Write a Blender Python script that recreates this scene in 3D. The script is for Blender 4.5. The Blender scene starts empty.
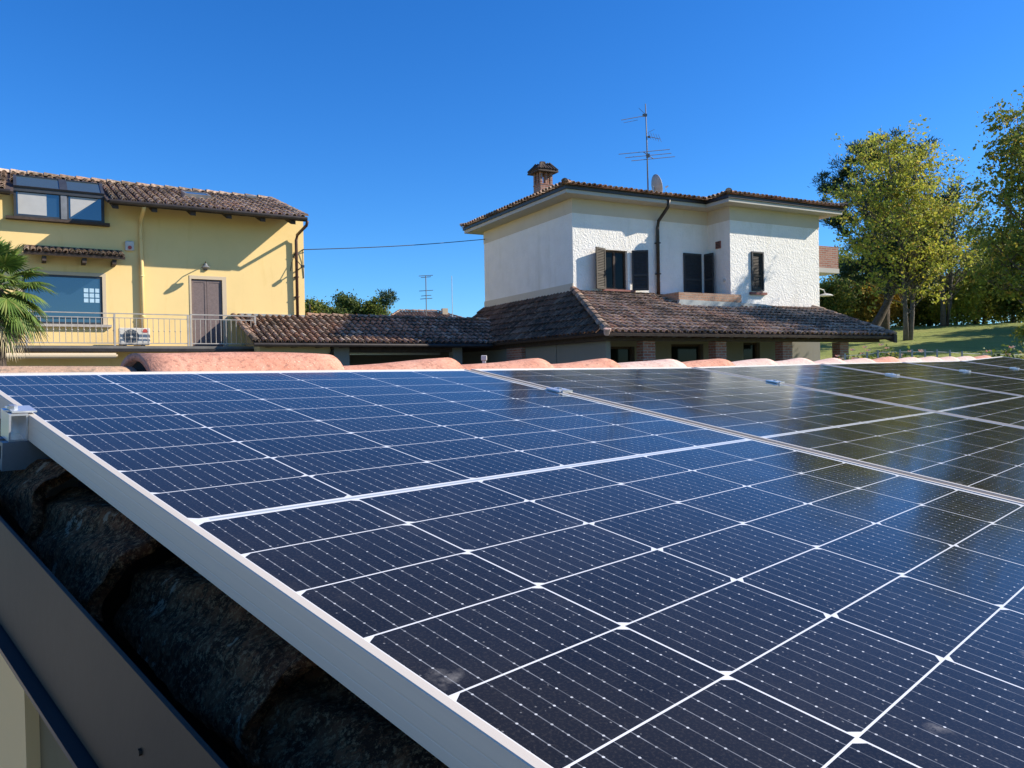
import bpy, math, random
from mathutils import Vector, Matrix
R_ = math.radians
random.seed(7)
sc = bpy.context.scene
C = sc.collection

# ------------------------------------------------------------------ camera, sky, sun, exposure
EYE = Vector((0, 0, 2.4))
FPX = 783.5
cam_d = bpy.data.cameras.new('camera'); cam = bpy.data.objects.new('camera', cam_d); C.objects.link(cam)
cam_d.sensor_width = 36; cam_d.lens = FPX / 1024 * 36; cam_d.clip_start = 0.02; cam_d.clip_end = 3000
B = ((0.9998375868, -0.0180222077, 0.0), (-0.0001896575, -0.0105218330, 0.9999446260), (-0.0180212098, -0.9997822218, -0.0105235422))
def cam2w(v): return Vector([B[i][0]*v[0] + B[i][1]*v[1] + B[i][2]*v[2] for i in range(3)])
cx_, cy_, cz_ = cam2w((1, 0, 0)), cam2w((0, -1, 0)), cam2w((0, 0, -1))
m = Matrix.Identity(4)
for i in range(3):
    m[i][0], m[i][1], m[i][2], m[i][3] = cx_[i], cy_[i], cz_[i], EYE[i]
cam.matrix_world = m
sc.camera = cam

SUN_AZ, SUN_EL = 86.0, 33.0          # azimuth clockwise from +Y
w = bpy.data.worlds.new('World'); sc.world = w; w.use_nodes = True
nt = w.node_tree; nt.nodes.clear()
sky = nt.nodes.new('ShaderNodeTexSky'); sky.sky_type = 'NISHITA'; sky.sun_disc = False
sky.sun_elevation = R_(SUN_EL); sky.sun_rotation = R_(SUN_AZ)
sky.altitude = 300; sky.air_density = 1.0; sky.dust_density = 0.35; sky.ozone_density = 3.0
hs = nt.nodes.new('ShaderNodeHueSaturation'); hs.inputs['Saturation'].default_value = 1.30; hs.inputs['Value'].default_value = 1.0
bg = nt.nodes.new('ShaderNodeBackground'); bg.inputs[1].default_value = 0.098
out = nt.nodes.new('ShaderNodeOutputWorld')
mulc = nt.nodes.new('ShaderNodeMix'); mulc.data_type = 'RGBA'; mulc.blend_type = 'MULTIPLY'; mulc.inputs[0].default_value = 1.0
mulc.inputs[7].default_value = (0.53, 0.90, 1.27, 1)
nt.links.new(sky.outputs[0], hs.inputs['Color']); nt.links.new(hs.outputs[0], mulc.inputs[6]); nt.links.new(mulc.outputs[2], bg.inputs[0]); nt.links.new(bg.outputs[0], out.inputs[0])
sl = bpy.data.lights.new('sun', 'SUN'); sl.energy = 5.0; sl.angle = R_(0.53); sl.color = (1.0, 0.91, 0.78)
so = bpy.data.objects.new('sun', sl); C.objects.link(so)
sd = Vector((math.sin(R_(SUN_AZ))*math.cos(R_(SUN_EL)), math.cos(R_(SUN_AZ))*math.cos(R_(SUN_EL)), math.sin(R_(SUN_EL))))
so.rotation_euler = sd.to_track_quat('Z', 'Y').to_euler()
sc.view_settings.view_transform = 'Standard'; sc.view_settings.look = 'None'
sc.view_settings.exposure = 0.65; sc.view_settings.gamma = 1.0
sc.render.resolution_x = 1024; sc.render.resolution_y = 768

# ------------------------------------------------------------------ helpers
def ray(x, y): return cam2w(((x-512)/FPX, (y-384)/FPX, 1.0))
def at(x, y, Y):
    d = ray(x, y); return EYE + d * (Y / d.y)

class MB:
    def __init__(s, M=None): s.v = []; s.f = []; s.M = M or Matrix.Identity(4)
    def add(s, vs, fs):
        b = len(s.v); s.v += [tuple(s.M @ Vector(p)) for p in vs]; s.f += [tuple(b+i for i in f) for f in fs]
    def box(s, x0, x1, y0, y1, z0, z1):
        s.add([(x0,y0,z0),(x1,y0,z0),(x1,y1,z0),(x0,y1,z0),(x0,y0,z1),(x1,y0,z1),(x1,y1,z1),(x0,y1,z1)],
              [(3,2,1,0),(4,5,6,7),(0,1,5,4),(1,2,6,5),(2,3,7,6),(3,0,4,7)])
        return s
    def cbox(s, x0, x1, y0, y1, z0, z1, c):    # box with chamfered long (z) edges and top/bottom
        P = lambda x0,x1,y0,y1,z: [(x0+c,y0,z),(x1-c,y0,z),(x1,y0+c,z),(x1,y1-c,z),(x1-c,y1,z),(x0+c,y1,z),(x0,y1-c,z),(x0,y0+c,z)]
        Pi = lambda z: [(x0+c,y0+c,z),(x1-c,y0+c,z),(x1-c,y0+c,z),(x1-c,y1-c,z),(x1-c,y1-c,z),(x0+c,y1-c,z),(x0+c,y1-c,z),(x0+c,y0+c,z)]
        vs = P(x0,x1,y0,y1,z0+c) + P(x0,x1,y0,y1,z1-c)
        fs = [(i,(i+1)%8,8+(i+1)%8,8+i) for i in range(8)]
        tp = [(x0+c,y0+c,z1),(x1-c,y0+c,z1),(x1-c,y1-c,z1),(x0+c,y1-c,z1)]
        bt = [(a,b,z0) for a,b,_ in tp]
        vs += tp + bt
        for k in range(4):
            a, b = (2*k-1)%8, (2*k)%8
            fs.append((8+a, 8+b, 16+k)); fs.append((b, a, 20+k))
            n = (k+1)%4
            fs.append((8+2*k, 8+2*k+1, 16+n, 16+k)); fs.append((2*k+1, 2*k, 20+k, 20+n))
        fs += [(16,17,18,19),(23,22,21,20)]
        s.add(vs, fs); return s
    def prism(s, pts, axis, a, b):             # polygon pts (2D) extruded along axis from a to b
        n = len(pts)
        def mk(p, t):
            return (t, p[0], p[1]) if axis == 'x' else ((p[0], t, p[1]) if axis == 'y' else (p[0], p[1], t))
        vs = [mk(p, a) for p in pts] + [mk(p, b) for p in pts]
        fs = [(i,(i+1)%n,n+(i+1)%n,n+i) for i in range(n)] + [tuple(range(n-1,-1,-1)), tuple(range(n,2*n))]
        s.add(vs, fs); return s
    def tube(s, pts, rad, seg=8, cap=True):
        pts = [Vector(p) for p in pts]; n = len(pts)
        if not hasattr(rad, '__len__'): rad = [rad]*n
        vs = []; up = Vector((0.03, 0.07, 1)).normalized()
        for i, p in enumerate(pts):
            d = (pts[min(i+1,n-1)] - pts[max(i-1,0)]).normalized()
            a = d.cross(up)
            if a.length < 0.15: a = d.cross(Vector((1, 0.1, 0)))
            a.normalize(); b = d.cross(a)
            for k in range(seg):
                t = 2*math.pi*k/seg
                vs.append(p + a*math.cos(t)*rad[i] + b*math.sin(t)*rad[i])
        fs = [(i*seg+k, i*seg+(k+1)%seg, (i+1)*seg+(k+1)%seg, (i+1)*seg+k) for i in range(n-1) for k in range(seg)]
        if cap: fs += [tuple(range(seg-1,-1,-1)), tuple((n-1)*seg+k for k in range(seg))]
        s.add(vs, fs); return s
    def wall(s, x0, x1, z0, z1, y, holes, depth, sgn=1):
        """front wall in the xz plane at y with rectangular holes and reveals going to y+depth"""
        xs = sorted(set([x0, x1] + [h[0] for h in holes] + [h[1] for h in holes]))
        zs = sorted(set([z0, z1] + [h[2] for h in holes] + [h[3] for h in holes]))
        for i in range(len(xs)-1):
            for j in range(len(zs)-1):
                mx, mz = (xs[i]+xs[i+1])/2, (zs[j]+zs[j+1])/2
                if any(h[0] < mx < h[1] and h[2] < mz < h[3] for h in holes): continue
                s.add([(xs[i],y,zs[j]),(xs[i+1],y,zs[j]),(xs[i+1],y,zs[j+1]),(xs[i],y,zs[j+1])], [(0,1,2,3)])
        for a, b, c, d in holes:
            Y = y+depth
            s.add([(a,y,c),(b,y,c),(b,y,d),(a,y,d),(a,Y,c),(b,Y,c),(b,Y,d),(a,Y,d)], [(0,4,5,1),(1,5,6,2),(2,6,7,3),(3,7,4,0)])
        return s
    def build(s, name, mat, parent=None, smooth=False, **kw):
        me = bpy.data.meshes.new(name); me.from_pydata(s.v, [], s.f); me.update()
        if smooth:
            me.polygons.foreach_set('use_smooth', [True]*len(me.polygons))
        o = bpy.data.objects.new(name, me); C.objects.link(o); me.materials.append(mat)
        if parent: o.parent = parent
        if 'label' in kw: o['label'] = kw['label']
        return o

def tag(o, label=None, cat=None, group=None, kind=None):
    if label: o['label'] = label
    if cat: o['category'] = cat
    if group: o['group'] = group
    if kind: o['kind'] = kind
    return o
def thing(name, label, cat, loc=(0,0,0), rotz=0, group=None, mat=None):
    o = bpy.data.objects.new(name, None); C.objects.link(o); o.empty_display_size = 0.2
    if mat is not None: o.matrix_world = mat
    else: o.location = loc; o.rotation_euler = (0, 0, rotz)
    return tag(o, label, cat, group)
def children(o): return [c for c in C.objects if c.parent == o]
def copy_tree(o, parent=None):
    kids = children(o)
    c = o.copy(); C.objects.link(c)
    if parent: c.parent = parent
    for k in kids: copy_tree(k, c)
    return c

# ------------------------------------------------------------------ materials
class NT:
    def __init__(s, name):
        s.m = bpy.data.materials.new(name); s.m.use_nodes = True; s.t = s.m.node_tree
        s.b = s.t.nodes['Principled BSDF']
    def n(s, ty, **kw):
        o = s.t.nodes.new(ty)
        for k, v in kw.items(): setattr(o, k, v)
        return o
    def l(s, a, b): s.t.links.new(a, b)
    def math(s, op, a, b=None, c=None, clamp=False):
        o = s.n('ShaderNodeMath', operation=op); o.use_clamp = clamp
        for i, q in enumerate((a, b, c)):
            if q is None: continue
            if isinstance(q, (int, float)): o.inputs[i].default_value = q
            else: s.l(q, o.inputs[i])
        return o.outputs[0]
    def mix(s, f, a, b):
        o = s.n('ShaderNodeMix', data_type='RGBA')
        for i, q in ((0, f), (6, a), (7, b)):
            if isinstance(q, (int, float)): o.inputs[i].default_value = q
            elif isinstance(q, tuple): o.inputs[i].default_value = (*q[:3], 1)
            else: s.l(q, o.inputs[i])
        return o.outputs[2]
    def coords(s, kind='Object', scale=None):
        o = s.n('ShaderNodeTexCoord').outputs[kind]
        if scale:
            mp = s.n('ShaderNodeMapping'); mp.inputs['Scale'].default_value = scale if hasattr(scale, '__len__') else (scale,)*3
            s.l(o, mp.inputs[0]); o = mp.outputs[0]
        return o
    def noise(s, scale, detail=4, rough=0.55, vec=None, sc3=None):
        o = s.n('ShaderNodeTexNoise'); o.inputs['Scale'].default_value = scale; o.inputs['Detail'].default_value = detail
        o.inputs['Roughness'].default_value = rough
        s.l(vec if vec is not None else s.coords('Object', sc3), o.inputs['Vector']); return o.outputs['Fac']
    def ramp(s, f, stops):
        o = s.n('ShaderNodeValToRGB'); e = o.color_ramp.elements
        while len(e) < len(stops): e.new(0.5)
        for k, (p, c) in zip(e, stops): k.position = p; k.color = (*c, 1) if len(c) == 3 else c
        s.l(f, o.inputs[0]); return o.outputs[0]
    def bump(s, h, strength=0.3, dist=0.01):
        o = s.n('ShaderNodeBump'); o.inputs['Strength'].default_value = strength; o.inputs['Distance'].default_value = dist
        s.l(h, o.inputs['Height']); s.l(o.outputs[0], s.b.inputs['Normal']); return o
    def col(s, c):
        if isinstance(c, tuple): s.b.inputs['Base Color'].default_value = (*c, 1)
        else: s.l(c, s.b.inputs['Base Color'])
    def set(s, **kw):
        for k, v in kw.items(): s.b.inputs[k.replace('_', ' ')].default_value = v

def simple(name, col, rough=0.6, metal=0.0, var=0.15, scale=6, bump=0.1, bd=0.004):
    q = NT(name); n = q.noise(scale, 5)
    a = tuple(c*(1-var) for c in col); b = tuple(min(1, c*(1+var)) for c in col)
    q.col(q.ramp(n, [(0.3, a), (0.7, b)])); q.set(Roughness=rough, Metallic=metal)
    if bump: q.bump(q.noise(scale*12, 4), bump, bd)
    return q.m

def tile_mat(name, cols, dark_patch=None, rough=0.9):
    q = NT(name); g = q.n('ShaderNodeNewGeometry')
    rnd = g.outputs['Random Per Island']
    c = q.ramp(rnd, [(i/(len(cols)-1), cc) for i, cc in enumerate(cols)])
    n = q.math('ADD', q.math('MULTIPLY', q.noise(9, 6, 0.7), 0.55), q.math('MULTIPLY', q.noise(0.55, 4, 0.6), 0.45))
    c2 = q.mix(q.ramp(n, [(0.49, (0,0,0)), (0.56, (0.92,0.92,0.92))]), c, dark_patch or tuple(x*0.5 for x in cols[0]))  # fine and broad noise mix in patches of a darker colour
    n2 = q.noise(60, 3)
    mx = q.n('ShaderNodeMix', data_type='RGBA', blend_type='MULTIPLY'); mx.inputs[0].default_value = 0.6
    q.l(c2, mx.inputs[6]); q.l(q.ramp(n2, [(0.3, (0.6,)*3), (0.7, (1.15,)*3)]), mx.inputs[7])
    q.col(mx.outputs[2]); q.set(Roughness=rough); q.bump(q.noise(70, 4), 0.4, 0.006)
    return q.m

M_ = {}
M_['tile_yellow'] = tile_mat('aged_roof_tile', [(0.31,0.185,0.12),(0.60,0.42,0.29),(0.46,0.27,0.175),(0.68,0.52,0.38),(0.40,0.28,0.20),(0.62,0.45,0.32)], (0.16,0.115,0.075))
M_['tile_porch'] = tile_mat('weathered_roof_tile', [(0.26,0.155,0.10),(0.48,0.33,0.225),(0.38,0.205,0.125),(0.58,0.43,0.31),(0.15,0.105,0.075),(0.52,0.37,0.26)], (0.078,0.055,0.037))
M_['tile_lit'] = tile_mat('orange_roof_tile', [(0.24,0.125,0.08),(0.44,0.29,0.20),(0.30,0.15,0.09),(0.52,0.39,0.29),(0.16,0.11,0.08),(0.38,0.20,0.12)], (0.085,0.06,0.04))
M_['tile_dark'] = tile_mat('dark_brown_tile', [(0.12,0.062,0.036),(0.20,0.11,0.065),(0.16,0.075,0.042),(0.28,0.17,0.105),(0.07,0.042,0.026)], (0.045,0.028,0.016))  # darker, browner set for the side slope
def black_tile():
    q = NT('lichen_black_tile')
    big = q.noise(9, 6, 0.65); med = q.noise(45, 8, 0.8); fine = q.noise(190, 6, 0.85)
    c = q.ramp(big, [(0.38, (0.15,0.048,0.020)), (0.50, (0.36,0.125,0.052)), (0.62, (0.24,0.095,0.042))])
    c = q.mix(q.ramp(med, [(0.46, (0,0,0)), (0.54, (0.9,)*3)]), c, (0.045,0.020,0.011))
    c = q.mix(q.ramp(fine, [(0.52, (0,0,0)), (0.58, (0.85,)*3)]), c, (0.55,0.29,0.14))
    lich = q.math('MULTIPLY', q.math('GREATER_THAN', q.noise(30, 6, 0.75), 0.585), q.math('GREATER_THAN', q.noise(8, 3), 0.50))
    c = q.mix(q.math('MULTIPLY', lich, 0.75), c, (0.62,0.43,0.28))
    q.col(c); q.set(Roughness=0.97); q.b.inputs['Specular IOR Level'].default_value = 0.15
    h = q.math('ADD', q.math('MULTIPLY', med, 0.8), q.math('MULTIPLY', fine, 0.45)); q.bump(h, 1.0, 0.012); return q.m
M_['tile_black'] = black_tile()
def ridge_mat(name, base, hi, lo):
    q = NT(name); n = q.noise(7, 5, 0.6)
    c = q.ramp(n, [(0.3, base), (0.7, hi)])
    n2 = q.noise(75, 6, 0.75)
    c = q.mix(q.ramp(n2, [(0.36, (0.85,)*3), (0.5, (0,0,0))]), c, lo)
    pt = q.noise(16, 6, 0.7); c = q.mix(q.ramp(pt, [(0.54, (0,0,0)), (0.66, (0.32,)*3)]), c, tuple(0.55*x for x in base))
    pt2 = q.noise(11, 5, 0.7, vec=q.coords('Object', (1.7,1.7,1.7))); c = q.mix(q.ramp(pt2, [(0.55, (0,0,0)), (0.68, (0.3,)*3)]), c, tuple(min(1, 1.15*x+0.05) for x in hi))
    n3 = q.noise(160, 2); c = q.mix(q.ramp(n3, [(0.66, (0,0,0)), (0.72, (0.75,)*3)]), c, tuple(min(1, x*1.7) for x in hi))
    q.col(c); q.set(Roughness=0.92); q.bump(q.noise(110, 6, 0.7), 0.7, 0.004); return q.m
M_['ridge'] = ridge_mat('pink_terracotta', (0.52,0.215,0.13), (0.64,0.33,0.225), (0.26,0.12,0.08))
M_['ridge_pale'] = ridge_mat('pale_terracotta', (0.58,0.38,0.31), (0.68,0.50,0.42), (0.36,0.25,0.21))
M_['ridge_moss'] = ridge_mat('mossy_terracotta', (0.38,0.235,0.15), (0.50,0.33,0.22), (0.17,0.14,0.10))

def plaster(name, col, bs=0.35, sc=9, bd=0.02, stain=(0.8,0.8,0.78)):
    q = NT(name); n = q.noise(0.9, 6, 0.6)
    a = tuple(c*0.93 for c in col)
    c = q.ramp(n, [(0.3, a), (0.7, col)])
    n2 = q.noise(3.5, 6, 0.65, sc3=(1.0, 1.0, 0.18))
    mx = q.n('ShaderNodeMix', data_type='RGBA', blend_type='MULTIPLY'); q.l(q.ramp(n2, [(0.56, (0,0,0)), (0.80, (0.6,)*3)]), mx.inputs[0])
    q.l(c, mx.inputs[6]); mx.inputs[7].default_value = (*stain, 1)
    q.col(mx.outputs[2]); q.set(Roughness=0.92); q.bump(q.noise(sc, 6, 0.6), bs, bd); return q.m
M_['yellow'] = plaster('yellow_plaster', (0.88,0.64,0.275), 0.25, 30, 0.008, (0.86,0.80,0.66))
M_['trim'] = plaster('pale_plaster_trim', (0.62,0.50,0.34), 0.15, 30, 0.004)
def rough_white():
    q = NT('trowelled_white_plaster')
    n = q.noise(2.0, 5, 0.6); c = q.ramp(n, [(0.3, (0.76,0.73,0.67)), (0.7, (0.83,0.80,0.74))])
    st = q.noise(1.2, 6, 0.65, sc3=(1.3,1.3,0.22))
    mx = q.n('ShaderNodeMix', data_type='RGBA', blend_type='MULTIPLY'); q.l(q.ramp(st, [(0.54, (0,0,0)), (0.8, (0.9,)*3)]), mx.inputs[0])
    q.l(c, mx.inputs[6]); mx.inputs[7].default_value = (0.82,0.80,0.74,1)
    q.col(mx.outputs[2]); q.set(Roughness=0.93)
    v = q.n('ShaderNodeTexVoronoi', feature='SMOOTH_F1'); v.inputs['Scale'].default_value = 14.0
    vec = q.n('ShaderNodeTexNoise'); vec.inputs['Scale'].default_value = 3.0; q.l(q.coords(), vec.inputs['Vector'])
    ad = q.n('ShaderNodeMix', data_type='RGBA', blend_type='ADD'); ad.inputs[0].default_value = 0.6; q.l(q.coords(), ad.inputs[6]); q.l(vec.outputs['Color'], ad.inputs[7])
    q.l(ad.outputs[2], v.inputs['Vector'])
    h = q.math('ADD', q.math('MULTIPLY', v.outputs['Distance'], 1.2), q.noise(14, 6, 0.7))
    q.bump(h, 0.55, 0.022); return q.m
M_['white'] = rough_white()
M_['beige_frieze'] = plaster('beige_frieze', (0.60,0.53,0.42), 0.2, 12, 0.01)
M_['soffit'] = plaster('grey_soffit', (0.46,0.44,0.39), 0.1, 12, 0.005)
M_['porch_wall'] = plaster('shaded_porch_plaster', (0.22,0.21,0.175), 0.2, 12, 0.01)  # white plaster darkened, porch shade put into the colour
M_['olive_wall'] = plaster('olive_plaster', (0.45,0.38,0.20), 0.2, 12, 0.01)
M_['cream_wall'] = plaster('cream_plaster', (0.85,0.55,0.25), 0.2, 20, 0.006)
def brick_mat(name, c1, c2, mortar_shade, sc=1.0):
    q = NT(name); tc = q.coords(); sp = q.n('ShaderNodeSeparateXYZ'); q.l(tc, sp.inputs[0])
    cb = q.n('ShaderNodeCombineXYZ'); q.l(q.math('ADD', sp.outputs[0], sp.outputs[1]), cb.inputs[0]); q.l(sp.outputs[2], cb.inputs[1])
    b = q.n('ShaderNodeTexBrick'); q.l(cb.outputs[0], b.inputs['Vector'])
    b.inputs['Color1'].default_value = (*c1,1); b.inputs['Color2'].default_value = (*c2,1); b.inputs['Mortar'].default_value = (*mortar_shade,1)
    b.inputs['Scale'].default_value = sc; b.inputs['Brick Width'].default_value = 0.26; b.inputs['Row Height'].default_value = 0.075
    b.inputs['Mortar Size'].default_value = 0.012; b.inputs['Bias'].default_value = 0.0
    n = q.noise(20, 5); mx = q.n('ShaderNodeMix', data_type='RGBA', blend_type='MULTIPLY'); mx.inputs[0].default_value = 0.7
    q.l(b.outputs['Color'], mx.inputs[6]); q.l(q.ramp(n, [(0.3,(0.65,)*3),(0.7,(1.2,)*3)]), mx.inputs[7])
    q.col(mx.outputs[2]); q.set(Roughness=0.9)
    inv = q.math('SUBTRACT', 1.0, b.outputs['Fac']); q.bump(inv, 0.5, 0.008); return q.m
M_['brick'] = brick_mat('red_brick', (0.27,0.095,0.06), (0.36,0.17,0.115), (0.30,0.26,0.22))
M_['brick_brown'] = brick_mat('brown_brick', (0.33,0.17,0.10), (0.42,0.25,0.17), (0.30,0.24,0.18))
M_['gutter'] = simple('dark_gutter_metal', (0.035,0.028,0.024), 0.45, 0.3, 0.3)
M_['pipe_brown'] = simple('brown_pipe_metal', (0.09,0.045,0.035), 0.45, 0.3, 0.3)
M_['black'] = simple('black_metal', (0.02,0.02,0.022), 0.5, 0.2, 0.3)
M_['wood_dark'] = simple('dark_wood', (0.055,0.036,0.026), 0.8, 0, 0.35, 12)
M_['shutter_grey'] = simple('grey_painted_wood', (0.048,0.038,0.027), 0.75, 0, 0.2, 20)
M_['shutter_dark'] = simple('dark_shaded_wood', (0.030,0.032,0.033), 0.7, 0, 0.3, 20)  # shade of the leaves put into the colour; also the dark narrow frame
M_['door_taupe'] = simple('taupe_painted_wood', (0.17,0.125,0.115), 0.7, 0, 0.15, 20)
M_['stone_red'] = simple('red_sill_stone', (0.26,0.10,0.075), 0.8, 0, 0.25, 15)
M_['stone'] = simple('grey_sill_stone', (0.42,0.38,0.33), 0.8, 0, 0.2, 15)
M_['flash'] = simple('lead_flashing', (0.30,0.32,0.31), 0.6, 0.2, 0.15, 4)
M_['rail_metal'] = simple('painted_railing_metal', (0.42,0.38,0.33), 0.5, 0.2, 0.15)
M_['concrete'] = simple('concrete', (0.16,0.15,0.135), 0.9, 0, 0.2, 3, 0.3)
M_['white_plastic'] = simple('white_plastic', (0.56,0.54,0.49), 0.5, 0, 0.06)
M_['grey_plastic'] = simple('grey_plastic', (0.16,0.17,0.175), 0.6, 0, 0.1)
M_['red_plastic'] = simple('red_plastic', (0.45,0.06,0.045), 0.5, 0, 0.1)
M_['dish'] = simple('dish_paint', (0.36,0.34,0.31), 0.6, 0.1, 0.15)
M_['blind'] = simple('pale_roller_blind', (0.42,0.42,0.41), 0.7, 0, 0.05)
M_['win_frame'] = simple('dark_window_frame', (0.045,0.047,0.052), 0.45, 0.2, 0.2)
M_['grey_frame'] = simple('grey_window_frame', (0.22,0.22,0.22), 0.45, 0.3, 0.2)
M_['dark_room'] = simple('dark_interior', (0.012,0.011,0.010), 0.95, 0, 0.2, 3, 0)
M_['fascia'] = simple('brown_sheet_metal', (0.031,0.020,0.0105), 0.6, 0.0, 0.35, 5, 0.08)
M_['lip'] = simple('navy_sheet_metal', (0.035,0.030,0.030), 0.45, 0.1, 0.15, 6, 0.05)
M_['aerial'] = simple('weathered_aerial_metal', (0.16,0.155,0.15), 0.6, 0.3, 0.1, 20, 0.03)
M_['galv'] = simple('galvanised_steel', (0.50,0.51,0.52), 0.4, 0.8, 0.1, 20, 0.03)
M_['blockwhite'] = simple('lit_glass_block', (0.45,0.62,0.72), 0.3, 0, 0.1, 20, 0.0)
def glass(name, col=(0.015,0.035,0.06), ior=2.3, rough=0.03):
    q = NT(name); q.col(col); q.set(Roughness=rough, IOR=ior); q.bump(q.noise(1.2, 2), 0.04, 0.02); return q.m
M_['glass'] = glass('window_glass')
M_['glass_dark'] = glass('dark_window_glass', (0.008,0.010,0.009), 1.22, 0.06)
M_['glass_roof'] = glass('roof_glass', (0.05,0.075,0.09), 1.9, 0.12)

def alu(name, col, rough=0.38, metal=0.75):
    q = NT(name); n = q.noise(3, 4, 0.5, sc3=(60, 1, 60))
    q.col(q.ramp(n, [(0.3, tuple(c*0.93 for c in col)), (0.7, col)])); q.set(Roughness=rough, Metallic=metal)
    return q.m
M_['alu'] = alu('anodised_aluminium', (0.56,0.505,0.43), 0.55, 0.1)
M_['alu_bright'] = alu('bright_aluminium', (0.80,0.81,0.83), 0.3, 0.7)
M_['rail'] = alu('rail_aluminium', (0.20,0.21,0.23), 0.45, 0.4)

PW, PH = 1.132, 0.856      # module width, half length
def cell_mat():
    q = NT('monocrystalline_cells'); tc = q.coords(); sp = q.n('ShaderNodeSeparateXYZ'); q.l(tc, sp.inputs[0])
    X, Y = sp.outputs[0], sp.outputs[1]
    mt = q.math
    xr = mt('SUBTRACT', X, 0.562)
    cxv = mt('MODULO', mt('ADD', xr, 0.184*4), 0.184)
    dcx = mt('MINIMUM', cxv, mt('SUBTRACT', 0.184, cxv))
    ay = mt('SUBTRACT', mt('ABSOLUTE', Y), 0.0056)
    ayp = mt('MAXIMUM', ay, 0.0)
    ry = mt('MODULO', ayp, 0.0919)
    dry = mt('MINIMUM', ry, mt('SUBTRACT', 0.0919, ry))
    white = mt('MAXIMUM', mt('LESS_THAN', dcx, 0.0010), mt('LESS_THAN', dry, 0.00085))
    ci0 = mt('FLOOR', mt('DIVIDE', mt('ADD', xr, 0.184*4), 0.184))
    par = mt('MODULO', ci0, 2.0)          # odd columns have their clipped corners towards the middle, even ones away from it
    rc = mt('ADD', mt('MULTIPLY', par, ry), mt('MULTIPLY', mt('SUBTRACT', 1.0, par), mt('SUBTRACT', 0.0919, ry)))
    white = mt('MAXIMUM', white, mt('LESS_THAN', mt('ADD', mt('MULTIPLY', dcx, 0.7), rc), 0.0075))
    white = mt('MAXIMUM', white, mt('LESS_THAN', ay, 0.0))
    white = mt('MAXIMUM', white, mt('GREATER_THAN', mt('ABSOLUTE', xr), 0.5512))
    white = mt('MAXIMUM', white, mt('GREATER_THAN', ay, 0.8263))
    # the ribbon running down the middle of the central gap
    mid = mt('LESS_THAN', mt('ABSOLUTE', Y), 0.0022)
    mid = mt('MULTIPLY', mid, mt('LESS_THAN', mt('ABSOLUTE', xr), 0.535))
    # busbars and solder pads
    bx = mt('MODULO', mt('SUBTRACT', cxv, 0.00645), 0.0171)
    db = mt('ADD', mt('ABSOLUTE', mt('SUBTRACT', bx, 0.00855)), mt('MULTIPLY', mt('GREATER_THAN', mt('ABSOLUTE', mt('SUBTRACT', cxv, 0.092)), 0.0855), 1.0))
    bar = mt('LESS_THAN', db, 0.00042)
    by = mt('MODULO', mt('ADD', ry, 0.0), 0.013128)
    dy = mt('SUBTRACT', by, 0.006564)
    dd = mt('SQRT', mt('ADD', mt('MULTIPLY', dy, dy), mt('MULTIPLY', db, db)))
    dot = mt('LESS_THAN', dd, 0.00095)
    # cell-to-cell tone
    ci = mt('FLOOR', mt('DIVIDE', mt('ADD', xr, 0.184*4), 0.184)); ri = mt('FLOOR', mt('DIVIDE', Y, 0.0919))
    cb = q.n('ShaderNodeCombineXYZ'); q.l(ci, cb.inputs[0]); q.l(ri, cb.inputs[1])
    oi = q.n('ShaderNodeObjectInfo'); q.l(oi.outputs['Random'], cb.inputs[2])
    wn = q.n('ShaderNodeTexWhiteNoise'); q.l(cb.outputs[0], wn.inputs['Vector'])
    cell = q.ramp(wn.outputs['Value'], [(0.0, (0.008,0.008,0.0085)), (1.0, (0.0115,0.0115,0.0125))])
    lv = q.noise(34, 4)
    c = q.mix(mt('MULTIPLY', bar, q.ramp(lv, [(0.35, (0.10,)*3), (0.65, (0.55,)*3)])), cell, (0.42,0.44,0.47))
    c = q.mix(mt('MULTIPLY', dot, q.ramp(q.noise(90, 2), [(0.36, (0.12,)*3), (0.62, (1.0,)*3)])), c, (0.60,0.62,0.63))
    c = q.mix(white, c, (0.66,0.67,0.67)); c = q.mix(mid, c, (0.36,0.40,0.42))
    # dust film, specks and dried drops
    dust = q.ramp(q.noise(5, 8, 0.7), [(0.35, (0.002,)*3), (0.75, (0.022,)*3)])
    c = q.mix(dust, c, (0.5,0.40,0.28))
    c = q.mix(q.ramp(q.noise(420, 3, 0.7), [(0.50, (0,)*3), (0.72, (0.045,)*3)]), c, (0.5,0.43,0.34))
    v = q.n('ShaderNodeTexVoronoi'); v.inputs['Scale'].default_value = 160; q.l(tc, v.inputs['Vector'])
    sep = q.n('ShaderNodeSeparateColor'); q.l(v.outputs['Color'], sep.inputs[0])
    speck = mt('MULTIPLY', mt('LESS_THAN', v.outputs['Distance'], 0.13), mt('GREATER_THAN', sep.outputs[0], 0.70))
    c = q.mix(mt('MULTIPLY', speck, 0.22), c, (0.6,0.6,0.58))
    v2 = q.n('ShaderNodeTexVoronoi'); v2.inputs['Scale'].default_value = 9.0
    nz = q.n('ShaderNodeTexNoise'); nz.inputs['Scale'].default_value = 55; q.l(tc, nz.inputs['Vector'])
    av = q.n('ShaderNodeMix', data_type='RGBA', blend_type='ADD'); av.inputs[0].default_value = 0.035; q.l(tc, av.inputs[6]); q.l(nz.outputs['Color'], av.inputs[7])
    q.l(av.outputs[2], v2.inputs['Vector']); sp2 = q.n('ShaderNodeSeparateColor'); q.l(v2.outputs['Color'], sp2.inputs[0])
    soft = q.n('ShaderNodeMapRange'); soft.inputs[1].default_value = 0.11; soft.inputs[2].default_value = 0.03; q.l(v2.outputs['Distance'], soft.inputs[0])
    drop = mt('MULTIPLY', soft.outputs[0], mt('GREATER_THAN', sp2.outputs[1], 0.74))
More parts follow.
